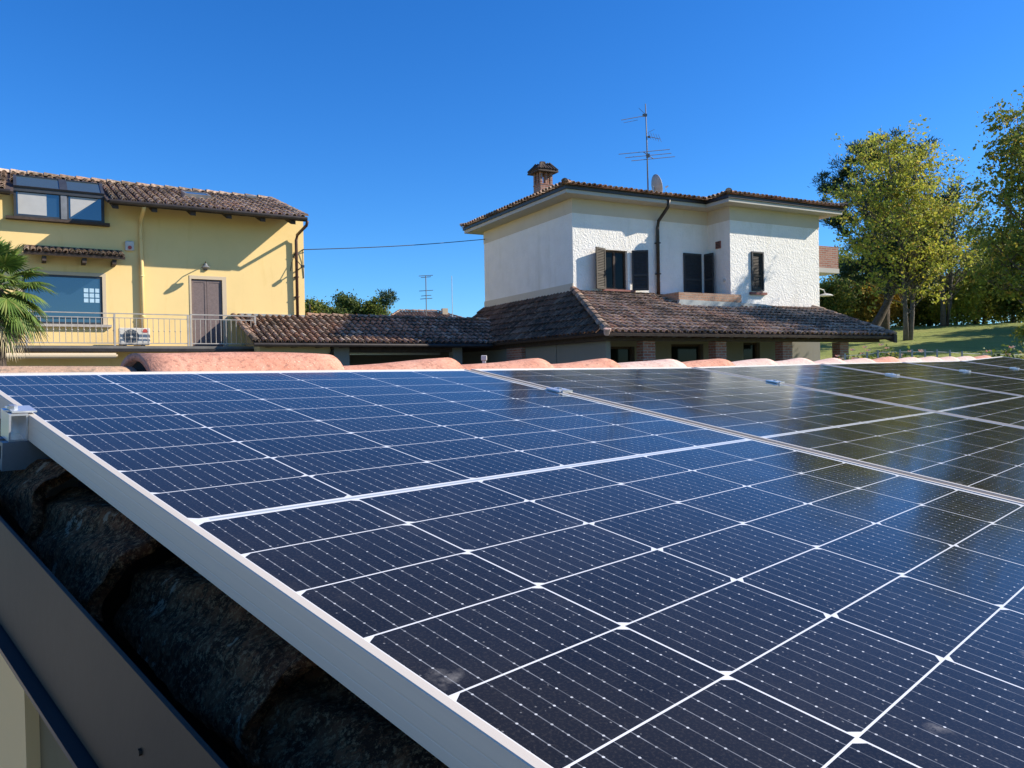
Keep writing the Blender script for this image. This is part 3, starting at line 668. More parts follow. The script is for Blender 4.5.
# antenna and dish on the roof
def yagi(mb, p, d, length, els, el_dir, r=0.007):
    p = V(p); d = V(d).normalized(); el_dir = V(el_dir).normalized()
    mb.tube([p, p+d*length], 0.012, 5)
    for t, L in els: mb.tube([p+d*t-el_dir*L/2, p+d*t+el_dir*L/2], r, 4)
def local_w(o, p):
    a = R_(90-TH); return V((o.x + p[0]*math.cos(a)-p[1]*math.sin(a), o.y + p[0]*math.sin(a)+p[1]*math.cos(a), p[2]))
ab = local_w(WK, (5.27, 3.0, 0)); zb = ZE + SL*dist(5.13, 3.0)
ant = thing('television_antenna', 'tall roof antenna mast with several crossbars above the white house', 'antenna', (ab.x, ab.y, zb))
top = 12.38-zb
MB().tube([(0,0,-0.15),(-0.02,0,top*0.6),(-0.05,0,top)], [0.028,0.024,0.018], 8).build('mast', M_['aerial'], ant, True)
pxm = 1/27.0
mb = MB(); 
for dz_ in (0, 0.02): mb.tube([(-0.04,0,top-0.4),(-0.28,0.1,top-0.12)], 0.008, 5)
mb.tube([(-0.04,-0.02,top-0.44),(-1.0,-0.30,top-0.68)], 0.013, 5); mb.tube([(-0.35,-0.02,top-0.60),(-0.9,-0.2,top-0.75)], 0.007, 4); mb.box(-0.16,0.0,-0.05,0.05,top-0.46,top-0.38)
mb.build('upper_aerial', M_['aerial'], ant)
mb = MB(); mb.tube([(0,0,top-1.20),(0.45,-0.15,top-1.36)], 0.012, 5)
for k in range(5):
    c_ = V((0.08+k*0.09,-0.03*k,top-1.22-0.035*k)); mb.tube([c_-V((0.10,0.25,-0.10)), c_+V((0.10,0.25,-0.02))], 0.006, 4)
mb.tube([(0.05,0,top-1.05),(0.25,-0.1,top-0.98)], 0.006, 4); mb.box(0.02,0.10,-0.03,0.03,top-1.26,top-1.19)
mb.build('middle_aerial', M_['aerial'], ant)
mb = MB(); d_ = V((1.0, 0.35, 0.17)).normalized()
boom = [V((-0.18,-0.1,top-1.80)), V((0.25,0.1,top-2.02))]; mb.tube(boom, 0.014, 5)
for t, L in ((0.0,2.15),(0.5,1.95),(0.95,1.85)):
    c_ = boom[0].lerp(boom[1], t) + V((0.0,0,0)); c_.x += (0.05 if t == 0 else 0.0)
    mb.tube([c_-d_*L/2, c_+d_*L/2], 0.013, 5)
mb.box(-0.05,0.07,-0.04,0.04,top-1.98,top-1.85)
mb.build('lower_aerial', M_['aerial'], ant)
db = local_w(WK, (5.42, 2.9, 0))
dish = thing('satellite_dish', 'grey satellite dish seen nearly edge on beside the antenna mast', 'satellite dish', (db.x, db.y, zb))
mb = MB(); n_ = 24; rr_ = 5
dn_ = V((0.95, 0.30, 0.22)).normalized(); da = dn_.cross(V((0,0,1))).normalized(); dbv = da.cross(dn_)
cc_ = V((0.10, 0, 0.60)); vs = []
for j in range(rr_+1):
    for k in range(n_):
        r0 = 0.44*j/rr_; t = 2*math.pi*k/n_
        vs.append(cc_ + da*(r0*0.9*math.cos(t)) + dbv*(r0*math.sin(t)) + dn_*(0.55*r0*r0-0.05))
vs += [v_ - dn_*0.012 for v_ in vs]; N = (rr_+1)*n_
fs = []
for j in range(rr_):
    for k in range(n_):
        q = (j*n_+k, j*n_+(k+1)%n_, (j+1)*n_+(k+1)%n_, (j+1)*n_+k); fs.append(q); fs.append(tuple(N+i for i in q[::-1]))
for k in range(n_): fs.append((rr_*n_+k, rr_*n_+(k+1)%n_, N+rr_*n_+(k+1)%n_, N+rr_*n_+k))
mb.add(vs, fs); mb.build('reflector', M_['dish'], dish, True)
mb = MB(); mb.tube([(0.02,0,-0.15),(0.02,0,0.62)], 0.022, 8); mb.tube([(0.02,0,0.60),cc_-dn_*0.02], 0.03, 8)
mb.tube([cc_-dbv*0.38, cc_-dbv*0.30+dn_*0.35, cc_-dbv*0.1+dn_*0.42], 0.012, 6); mb.tube([cc_-dbv*0.1+dn_*0.40, cc_-dbv*0.07+dn_*0.50], 0.03, 8)
mb.build('arm', M_['galv'], dish)

# ================================================================== YELLOW HOUSE
TY = 58
Y0 = V((-8.7419, 22.5, 0))
yel = thing('yellow_house', 'yellow plastered house with long tiled roof, balcony and green shuttered door', 'house', Y0, R_(90-TY))
yel['label'] = 'yellow plastered house with long brown tiled roof and railed balcony'
XL, XRr, YD = -11.0, 2.88, 6.0
ZEY = 7.14; OY = 0.97; SY = 0.36
zr = ZEY + SY*(3.0+OY) - 0.10
big = (-4.46, -2.63, 3.97, 5.26); yd = (-0.38, 0.46, 3.40, 5.32); dorm = (-4.58, -2.57, 6.70, 7.10)
mb = MB(); mb.wall(XL, XRr, -0.3, ZEY-0.02+SY*OY-0.12, 0, [big, yd, dorm], 0.20)
top_ = ZEY + SY*OY - 0.14
mb.add([(XRr,0,-0.3),(XRr,YD,-0.3),(XRr,YD,top_),(XRr,3.0,top_+SY*3.0),(XRr,0,top_)], [(0,1,2,3,4)])
mb.add([(XL,0,-0.3),(XL,YD,-0.3),(XL,YD,top_),(XL,3.0,top_+SY*3.0),(XL,0,top_)], [(4,3,2,1,0)])
mb.add([(XL,YD,-0.3),(XRr,YD,-0.3),(XRr,YD,top_),(XL,YD,top_)], [(3,2,1,0)])
mb.build('wall', M_['yellow'], yel)
# roof
ly = math.hypot(3.0+OY, zr-ZEY); uY = V((0,3.0+OY,zr-ZEY))/ly; nY = V((0,-(zr-ZEY),3.0+OY))/ly
uYb = V((0,-(3.0+OY),zr-ZEY))/ly; nYb = V((0,(zr-ZEY),3.0+OY))/ly
mbt, mbu = MB(), MB()
RX = 2.66
sk_a, sk_b = (-0.86, 0.0), (1.75, 2.5)
dm = lambda a, b: not (-4.66 < a < -2.52 and b < 1.62) and not (-0.37 < a < 0.45 and 2.05 < b < 2.75)
tile_mesh(mbt, V((0,-OY,ZEY)), V((1,0,0)), uY, nY, XL-0.2, RX, -0.04, ly, dm, sp=0.225, ln=0.36, r=0.070, seg=6)
tile_mesh(mbt, V((0,2*3.0+OY,ZEY)), V((1,0,0)), uYb, nYb, XL-0.2, RX, -0.04, ly, None, sp=0.205, ln=0.31, r=0.078)
caps(mbt, (XL-0.2, 3.0, zr-0.01), (RX+0.03, 3.0, zr-0.01), 0.14, 0.4)
caps(mbt, (RX+0.0, -OY, ZEY+0.05), (RX+0.0, 3.0, zr+0.05), 0.085, 0.31)
roof_plane(mbu, V((0,-OY,ZEY)), V((1,0,0)), uY, nY, [(XL-0.2,0),(-4.60,0),(-4.60,1.6),(-2.55,1.6),(-2.55,0),(RX,0),(RX,ly),(XL-0.2,ly)])
roof_plane(mbu, V((0,6.0+OY,ZEY)), V((1,0,0)), uYb, nYb, [(XL-0.2,0),(RX,0),(RX,ly),(XL-0.2,ly)])
yr_ = mbu.build('roof', M_['wood_dark'], yel)
mbt.build('roof_tiles', M_['tile_yellow'], yr_)
# skylight
q0 = V((0,-OY,ZEY)); mb = MB()
def onroof(a, b, h): return q0 + V((1,0,0))*a + uY*b + nY*h
def slab_on(mb, a0, a1, b0, b1, h0, h1):
    mb.add([onroof(a,b,h) for h in (h0,h1) for a,b in ((a0,b0),(a1,b0),(a1,b1),(a0,b1))], [(3,2,1,0),(4,5,6,7),(0,1,5,4),(1,2,6,5),(2,3,7,6),(3,0,4,7)])
slab_on(mb, -0.33, 0.40, 2.05, 2.12, 0, 0.16); slab_on(mb, -0.33, 0.40, 2.68, 2.75, 0, 0.16); slab_on(mb, -0.33, -0.27, 2.12, 2.68, 0, 0.16); slab_on(mb, 0.34, 0.40, 2.12, 2.68, 0, 0.16)
sk = mb.build('skylight', M_['grey_frame'], yr_)
mb = MB(); slab_on(mb, -0.27, 0.34, 2.12, 2.68, 0.12, 0.15); mb.build('pane', M_['glass_roof'], yr_)
# second small skylight frame near the right end
mb = MB(); slab_on(mb, 1.75, 2.05, 3.35, 3.6, 0.09, 0.15); mb.build('roof_vent', M_['grey_frame'], yr_)
# eave fascia/gutter, split by the dormer
mb = MB()
for a, b in ((XL-0.2, -4.66), (-2.5, RX+0.02)):
    mb.tube([(a,-OY-0.05,ZEY-0.03),(b,-OY-0.05,ZEY-0.03)], 0.062, 8); mb.box(a, b, -OY-0.0, -OY+0.03, ZEY-0.10, ZEY+0.03)
mb.build('gutter', M_['gutter'], yel)
for x in (-9.9,-8.5,-7.1,-5.7,-2.35,-1.42,-0.45,0.50,1.43,2.30):
    mb = MB(); mb.add([(x-0.07,-OY+0.05,ZEY-0.20),(x+0.07,-OY+0.05,ZEY-0.20),(x+0.07,0.0,ZEY-0.20+SY*(OY-0.05)),(x-0.07,0.0,ZEY-0.20+SY*(OY-0.05)),
            (x-0.07,-OY+0.05,ZEY-0.055),(x+0.07,-OY+0.05,ZEY-0.055),(x+0.07,0.0,ZEY-0.055+SY*(OY-0.05)),(x-0.07,0.0,ZEY-0.055+SY*(OY-0.05))],
           [(3,2,1,0),(4,5,6,7),(0,1,5,4),(1,2,6,5),(2,3,7,6),(3,0,4,7)]); mb.build('rafter', M_['wood_dark'], yel)
# dormer
dx0, dx1, dz0, dz1, dzt = -4.60, -2.55, 6.68, 7.33, 7.62
yf = -0.10
mb = MB()
for a, b in ((dx0, dx0+0.06), (dx1-0.07, dx1), (-3.60, -3.38)): mb.box(a, b, yf-0.03, yf+0.04, dz0, dz1)
mb.box(dx0+0.06, -3.60, yf-0.03, yf+0.04, dz0, dz0+0.06); mb.box(-3.38, dx1-0.07, yf-0.03, yf+0.04, dz0, dz0+0.06)
mb.box(dx0-0.02, dx1+0.02, yf-0.07, yf+0.05, dz1, dz1+0.09)
dr = mb.build('dormer', M_['win_frame'], yel)
for a, b in ((dx0+0.06, -3.60), (-3.38, dx1-0.07)):
    MB().box(a, b, yf+0.0, yf+0.012, dz0+0.06, dz1).build('pane', M_['glass'], dr)
MB().box(dx0+0.09, -3.88, yf-0.018, yf-0.004, dz0+0.08, dz1-0.02).build('roller_blind', M_['blind'], dr)
mb = MB(); mb.prism([(-3.34,dz0+0.10),(-2.68,dz1-0.02),(-3.34,dz1-0.02)], 'y', yf-0.018, yf-0.004); mb.build('roller_blind', M_['blind'], dr)  # triangle: the slanting sunlit part of the blind put into its shape
MB().box(-3.56, -3.42, yf-0.05, yf-0.032, dz0+0.02, dz1-0.01).build('mullion_cover', M_['grey_frame'], dr)
# sloping top glass
zc0, zc1 = dz1+0.10, 8.0
yt1 = yf + 0.62
mb = MB()
def sl(mb, a, b, t0, t1, h):
    p0 = V((0, yf-0.06, zc0)); p1 = V((0, yt1, zc0+0.40))
    u_ = p1-p0; n_ = V((0,-0.40,0.62)).normalized()
    c_ = [p0+u_*t0, p0+u_*t1]
    mb.add([(a,c_[0].y,c_[0].z),(b,c_[0].y,c_[0].z),(b,c_[1].y,c_[1].z),(a,c_[1].y,c_[1].z)] + [(a,(c_[0]+n_*h).y,(c_[0]+n_*h).z),(b,(c_[0]+n_*h).y,(c_[0]+n_*h).z),(b,(c_[1]+n_*h).y,(c_[1]+n_*h).z),(a,(c_[1]+n_*h).y,(c_[1]+n_*h).z)],
           [(3,2,1,0),(4,5,6,7),(0,1,5,4),(1,2,6,5),(2,3,7,6),(3,0,4,7)])
for a, b in ((dx0, dx0+0.07), (-3.58, -3.40), (dx1-0.07, dx1)): sl(mb, a, b, 0, 1, 0.05)
sl(mb, dx0, dx1, -0.04, 0.0, 0.05); sl(mb, dx0, dx1, 1.0, 1.05, 0.05)
mb.add([(dx0+0.01,yf+0.05,dz0),(dx0+0.01,yf+0.05,zc0),(dx0+0.01,yt1,zc0+0.40),(dx0+0.01,yt1,dz0)], [(0,1,2,3)]); mb.add([(dx1-0.01,yf+0.05,dz0),(dx1-0.01,yf+0.05,zc0),(dx1-0.01,yt1,zc0+0.40),(dx1-0.01,yt1,dz0)], [(3,2,1,0)])
mb.build('dormer_top_frame', M_['win_frame'], dr)
mb = MB(); sl(mb, dx0+0.07, -3.58, 0, 1, 0.03); sl(mb, -3.40, dx1-0.07, 0, 1, 0.03); mb.build('dormer_top_glass', M_['glass_roof'], dr)
MB().box(dx0-0.18, dx1+0.12, -0.22, 0.0, dz0-0.07, dz0-0.004).build('sill', M_['wood_dark'], dr)
# awning
mbt = MB(); aw0, aw1, awz, awy = -4.42, -2.12, 5.90, -0.62
lw = math.hypot(0.55, 0.16); ua = V((0,0.55,0.16))/lw; na_ = V((0,-0.16,0.55))/lw
mb = MB(); roof_plane(mb, V((0,awy,awz-0.16)), V((1,0,0)), ua, na_, [(aw0,0),(aw1,0),(aw1,lw),(aw0,lw)])
mb.box(aw0, aw1-0.02, -0.07, -0.003, awz+0.04, awz+0.09)
for x in (aw0+0.45, aw0+1.35, aw1-0.25): mb.box(x-0.05, x+0.05, awy+0.08, -0.003, awz-0.36, awz-0.235) 
aw = mb.build('window_canopy', M_['wood_dark'], yel)
mbt = MB(); tile_mesh(mbt, V((0,awy,awz-0.16)), V((1,0,0)), ua, na_, aw0, aw1, -0.03, lw, None, sp=0.15, ln=0.28, r=0.055); mbt.build('roof_tiles', M_['tile_yellow'], aw)
# big window
fr = frame_mb(big[0], big[1], 0.06, big[2], big[3], 0.055, 0.05).build('picture_window', M_['win_frame'], yel)
MB().box(big[0]+0.05, big[1]-0.05, 0.03, 0.042, big[2]+0.05, big[3]-0.05).build('pane', M_['glass'], fr)
mb = MB()
for i in range(3):
    for j in range(3): mb.box(-3.07+i*0.135, -3.07+i*0.135+0.105, 0.022, 0.029, 4.56+j*0.135, 4.56+j*0.135+0.105)
mb.build('glass_blocks', M_['blockwhite'], fr)
mb = MB(); t = 0.09
for a, b, c, d in ((big[0]-t, big[0], big[2], big[3]+t), (big[1], big[1]+t, big[2], big[3]+t), (big[0], big[1], big[3], big[3]+t)): mb.box(a, b, -0.014, -0.002, c, d)
mb.build('surround', M_['trim'], fr)
MB().box(big[0]-0.2, big[1]+0.2, -0.10, -0.003, big[2]-0.07, big[2]-0.002).build('sill', M_['stone'], fr)
# door
fr = MB()
for a, b, c, d in ((yd[0]-0.05, yd[0], yd[2], yd[3]), (yd[1], yd[1]+0.12, yd[2], yd[3]), (yd[0]-0.05, yd[1]+0.12, yd[3], yd[3]+0.10)): fr.box(a, b, -0.014, -0.002, c, d)
fr = fr.build('balcony_door', M_['trim'], yel)
for a in (yd[0]+0.01, yd[0]+0.425):
    mb = MB(Matrix.Translation((a, 0.055, yd[2]+0.02))); shutter_mb(mb, 0.405, 1.88, False, 0.03, False)
    mb.box(0.055, 0.35, -0.020, -0.004, 0.0, 1.85)
    mb.build('door_leaf', M_['door_taupe'], fr)
# lamp over door
mb = MB(); mb.tube([(0.02,0,5.66),(-0.01,-0.10,5.74),(-0.04,-0.30,5.78),(-0.06,-0.42,5.70)], 0.014, 6); mb.box(-0.04,0.06,-0.05,-0.0,5.58,5.76)
lp = mb.build('wall_lamp', M_['gutter'], yel)
mb = MB(); mb.tube([(-0.06,-0.42,5.72),(-0.06,-0.42,5.66),(-0.06,-0.42,5.60)], [0.03,0.06,0.13], 14); mb.build('lamp_shade', M_['grey_plastic'], lp)
# siren
mb = MB(); mb.cbox(-2.06, -1.84, -0.10, -0.003, 6.0, 6.26, 0.02); sr = mb.build('alarm_siren', M_['white_plastic'], yel)
mb = MB(); mb.tube([(-1.95,-0.10,6.08),(-1.95,-0.125,6.08)], 0.05, 10); mb.build('siren_light', M_['red_plastic'], sr)
# pipes
mb = MB(); mb.tube([(-1.68,-OY+0.0,ZEY-0.1),(-1.66,-0.6,6.98),(-1.66,-0.09,6.86),(-1.66,-0.07,6.6),(-1.66,-0.07,3.42)], 0.05, 10)
for z in (4.2, 5.3, 6.3): mb.tube([(-1.66,-0.07,z),(-1.66,-0.07,z+0.04)], 0.058, 10)
mb.build('downpipe', M_['yellow'], yel, True, label='downpipe painted yellow like the wall')
mb = MB(); mb.tube([(2.70,-OY-0.02,ZEY-0.08),(2.69,-OY+0.05,ZEY-0.2),(2.64,-0.16,6.78),(2.62,-0.10,6.62),(2.62,-0.09,4.3)], 0.045, 10)
for z in (4.9, 5.5, 6.2): mb.box(2.56, 2.68, -0.13, 0.0, z, z+0.03)
mb.build('downpipe', M_['pipe_brown'], yel, True, label='brown downpipe near the right corner')
# cable bracket
mb = MB(); mb.tube([(2.70,0,5.75),(2.72,-0.35,5.80)], 0.018, 6); mb.tube([(2.72,-0.33,5.80),(2.55,0,6.15)], 0.012, 6); mb.box(2.68,2.76,-0.42,-0.3,5.77,5.84)
mb.tube([(2.84,0,6.36),(2.84,-0.12,6.36)], 0.02, 6); mb.tube([(2.82,-0.06,6.36),(2.84,-0.02,6.0),(2.86,-0.01,5.5)], 0.010, 5)
mb.tube([(2.62,-0.02,6.3),(2.5,-0.02,5.95),(2.45,-0.015,5.7)], 0.008, 5)
mb.build('cable_bracket', M_['black'], yel)
# balcony
MB().box(-8.5, 1.20, -1.08, -0.003, 3.24, 3.36).build('balcony_slab', M_['concrete'], yel)
MB().box(-8.5, 1.22, -1.14, -1.083, 3.21, 3.29).build('balcony_edge', M_['gutter'], yel)
mb = MB(); ry_ = -1.02
mb.box(-8.4, -0.64, ry_-0.02, ry_+0.02, 4.19, 4.215); mb.box(-8.4, -0.64, ry_-0.012, ry_+0.012, 3.42, 3.445)
mb.box(-8.4, -0.64, ry_-0.012, ry_+0.012, 4.08, 4.10)
for x in (-8.4, -6.4, -4.4, -2.45, -0.665): mb.box(x-0.022, x+0.022, ry_-0.023, ry_+0.023, 3.362, 4.187)
x = -8.28
while x < -0.75:
    mb.tube([(x,ry_,3.445),(x,ry_,4.08)], 0.009, 5); mb.tube([(x,ry_,3.74),(x,ry_,3.76),(x,ry_,3.78)], [0.010,0.022,0.010], 6)
    x += 0.135
rl = mb.build('balcony_railing', M_['rail_metal'], yel, label='long railing section in front of the picture window')
mb = MB()
mb.box(-0.60, 1.14, ry_-0.024, ry_+0.024, 4.205, 4.235); mb.box(-0.60, 1.14, ry_-0.012, ry_+0.012, 3.42, 3.445); mb.box(-0.60, 1.14, ry_-0.012, ry_+0.012, 4.09, 4.11)
mb.box(1.10, 1.14, ry_+0.026, -0.003, 4.205, 4.235)
for x in (-0.60, 1.12): mb.box(x-0.022, x+0.022, ry_-0.025, ry_+0.025, 3.362, 4.203)
x = -0.48
while x < 1.05:
    mb.tube([(x,ry_,3.445),(x,ry_,4.09)], 0.010, 5); x += 0.135
y = ry_+0.13
while y < -0.05:
    mb.tube([(1.12,y,3.362),(1.12,y,4.21)], 0.009, 5); y += 0.13
mb.build('balcony_railing', M_['rail_metal'], yel, label='railing section in front of the door')
# awning cassette under the balcony
mb = MB(); mb.tube([(-5.0,-1.22,3.10),(-2.45,-1.22,3.10)], 0.07, 12); mb.tube([(-2.45,-1.22,3.10),(-2.41,-1.22,3.10)], 0.03, 8); mb.box(-3.0,-2.94,-1.18,-0.003,3.07,3.17); mb.box(-4.6,-4.54,-1.18,-0.003,3.07,3.17)
mb.build('awning_roll', M_['trim'], yel)
# lean-to / link roof
ZR, ZL, LO = 4.32, 3.42, 2.2
ll = math.hypot(LO, ZR-ZL); uK = V((0,LO,ZR-ZL))/ll; nK = V((0,-(ZR-ZL),LO))/ll
link = thing('link_building', 'low tiled outbuilding joining the yellow house to the white house', 'outbuilding', Y0, R_(90-TY))
mbt, mbu = MB(), MB()
tile_mesh(mbt, V((0,-LO,ZL)), V((1,0,0)), uK, nK, 0.80, 9.75, -0.03, ll-0.03, lambda a, b: not (b > ll-0.12 and a < 2.9), sp=0.2, ln=0.33)
caps(mbt, (0.82,-LO,ZL+0.05), (0.74,-0.06,ZR-0.02), 0.09, 0.33)
caps(mbt, (2.95,0.03,ZR+0.02), (9.75,0.03,ZR+0.02), 0.11, 0.4)
uKb = V((0,-LO,ZR-ZL))/ll; nKb = V((0,(ZR-ZL),LO))/ll
tile_mesh(mbt, V((0,LO+0.06,ZL)), V((1,0,0)), uKb, nKb, 2.95, 9.75, -0.03, ll-0.03, None, sp=0.2, ln=0.33)
roof_plane(mbu, V((0,-LO,ZL)), V((1,0,0)), uK, nK, [(0.80,0),(9.75,0),(9.75,ll),(2.9,ll),(2.9,ll-0.02),(0.80,ll-0.02)])
roof_plane(mbu, V((0,LO+0.06,ZL)), V((1,0,0)), uKb, nKb, [(2.92,0),(9.75,0),(9.75,ll),(2.92,ll)])
lr = mbu.build('roof', M_['wood_dark'], link)
mbt.build('roof_tiles', M_['tile_lit'], lr)
mb = MB(); mb.tube([(0.78,-LO-0.04,ZL-0.06),(8.2,-LO-0.04,ZL-0.06)], 0.055, 8); mb.build('gutter', M_['gutter'], link)
for i in range(11): MB().box(1.2+i*0.7, 1.3+i*0.7, -LO+0.05, -LO+0.5, ZL-0.12, ZL-0.02).build('rafter', M_['wood_dark'], link)
mb = MB(); mb.box(0.9, 2.86, -0.045, -0.003, ZR-0.04, ZR+0.05); mb.build('flashing', M_['flash'], link)
mb = MB(); mb.box(1.05, 3.05, -1.75, -1.60, -0.2, ZL+0.02); mb.box(1.05, 1.2, -1.60, -0.01, -0.2, ZL+0.02)
mb.add([(1.05,-1.75,ZL+0.0),(1.05,-0.01,ZL+0.0),(1.05,-0.01,ZR-0.12),(1.2,-1.75,ZL+0.0),(1.2,-0.01,ZL+0.0),(1.2,-0.01,ZR-0.12)], [(0,1,2),(5,4,3),(0,2,5,3)])
mb.build('wall', M_['olive_wall'], link)
MB().box(2.92, 9.7, 2.0, 2.1, -0.2, ZL+0.02).build('back_wall', M_['porch_wall'], link)
MB().cbox(3.15, 3.62, -1.78, -1.5, -0.2, ZL-0.02, 0.01).build('pillar', M_['porch_wall'], link)
MB().cbox(7.02, 7.36, -1.78, -1.5, -0.2, ZL-0.02, 0.01).build('pillar', M_['porch_wall'], link)
MB().box(3.62, 7.02, -1.72, -1.55, ZL-0.24, ZL-0.06).build('beam', M_['wood_dark'], link)
MB().box(3.62, 7.02, -0.9, -0.84, 3.12, 3.19).build('horizontal_pipe', M_['galv'], link)
mb = MB(); mb.tube([(2.9,-1.80,2.9),(3.12,-1.82,3.28)], 0.03, 6); mb.build('roof_strut', M_['gutter'], link)
# air conditioner on the balcony
ac = thing('air_conditioner', 'white outdoor air conditioning unit standing on the balcony behind the railing', 'air conditioner', Y0 + V((0,0,0)), R_(90-TY))
mb = MB(); mb.cbox(-2.30, -1.56, -0.62, -0.30, 3.41, 3.86, 0.015); mb.build('casing', M_['white_plastic'], ac)
mb = MB(); n_ = 26; fx, fz, fr_ = -2.02, 3.63, 0.185
for rr in (0.185, 0.15, 0.115, 0.08, 0.045):
    pts = [(fx+rr*math.cos(2*math.pi*k/n_), -0.632, fz+rr*math.sin(2*math.pi*k/n_)) for k in range(n_+1)]; mb.tube(pts, 0.005, 4)
for k in range(8):
    t = math.pi*k/8; mb.tube([(fx-0.185*math.cos(t),-0.634,fz-0.185*math.sin(t)),(fx+0.185*math.cos(t),-0.634,fz+0.185*math.sin(t))], 0.004, 4)
mb.build('fan_grille', M_['grey_plastic'], ac)
mb = MB(); mb.tube([(fx,-0.625,fz),(fx,-0.6205,fz)], 0.19, 26); mb.build('fan_opening', M_['grey_frame'], ac)
mb = MB(); mb.tube([(fx,-0.645,fz),(fx,-0.626,fz)], 0.035, 12); mb.build('fan_hub', M_['white_plastic'], ac)
mb = MB(); mb.prism([(-1.74,3.74),(-1.62,3.74),(-1.60,3.80),(-1.68,3.84),(-1.76,3.80)], 'y', -0.628, -0.621); mb.build('red_badge', M_['red_plastic'], ac)
for a in (-2.2, -1.75): MB().box(a, a+0.07, -0.60, -0.32, 3.362, 3.41).build('foot', M_['gutter'], ac)

# overhead cable between the houses
a_ = Y0 + Matrix.Rotation(R_(90-TY), 3, 'Z') @ V((2.86,-0.1,6.36)); b_ = local_w(WK, (0.1, 6.15, 7.55))
b_ = local_w(WK, (0.0, 6.05, 7.52))
pts = [a_.lerp(b_, t/14) - V((0,0,0.06*math.sin(math.pi*t/14))) for t in range(15)]
mb = MB(); mb.tube(pts, 0.014, 6)
tag(mb.build('overhead_cable', M_['black']), 'thin black cable strung between the yellow house and white house', 'cable')

# ================================================================== FAR THINGS ON THE LEFT
def blk(name, label, cat, loc): return thing(name, label, cat, loc)
fh = at(425, 318, 55.0); gz = ground_z(fh.x, fh.y)
far = thing('distant_house', 'distant house of which only a brown hipped tile roof shows', 'house', (fh.x, fh.y, gz), R_(20))
mb = MB(); hh = fh.z-gz-0.2; mb.box(-2.4, 2.4, -0.5, 4.5, -0.5, hh); mb.build('wall', M_['yellow'], far)
mb = MB(); z0, z1 = hh-0.05, fh.z-gz+0.62
mb.add([(-2.9,-1,z0),(2.9,-1,z0),(2.9,5,z0),(-2.9,5,z0),(-1.4,2,z1),(1.4,2,z1)], [(0,1,5,4),(1,2,5),(2,3,4,5),(3,0,4),(3,2,1,0)])
far_roof = mb.build('roof', M_['tile_lit'], far)
lr_ = V((0,3,z1-z0)).length; uu = V((0,3,z1-z0))/lr_; nn_ = V((0,-(z1-z0),3))/lr_
mb = MB(); tile_mesh(mb, V((0,-1,z0+0.01)), V((1,0,0)), uu, nn_, -2.9, 2.9, 0, lr_, lambda a, b: abs(a) < 2.9-b/lr_*1.5, sp=0.22, ln=0.4, seg=4)
caps(mb, (-2.9,-1,z0+0.05), (-1.4,2,z1+0.05)); caps(mb, (2.9,-1,z0+0.05), (1.4,2,z1+0.05)); caps(mb, (-1.4,2,z1+0.05), (1.4,2,z1+0.05)); mb.build('roof_tiles', M_['tile_lit'], far_roof)
MB().box(1.5, 1.9, 0.8, 1.2, z0, z1+0.15).build('chimney', M_['trim'], far_roof)
fa = at(426.5, 316, 52.0)
f2 = thing('roof_antenna', 'small far antenna with crossbars standing above the distant brown roof', 'antenna', fa)
k_ = 52/783.5
MB().tube([(0,0,-2.2),(0,0,40*k_)], 0.035, 6).build('mast', M_['aerial'], f2)
for dz_, hw in ((40,7),(38.5,5),(25,7),(20,5),(17,6)): MB().tube([(-hw*k_,0,dz_*k_),(hw*k_,0.1,dz_*k_+0.05)], 0.022, 5).build('crossbar', M_['aerial'], f2)
fa = at(452.5, 318, 40.0); k_ = 40/783.5
tag(MB().tube([fa-V((0,0,2.5)), fa+V((0,0,42*k_))], [0.03,0.018], 6).build('thin_pole', M_['galv']), 'thin bare vertical pole rising beside the white house roof', 'pole')

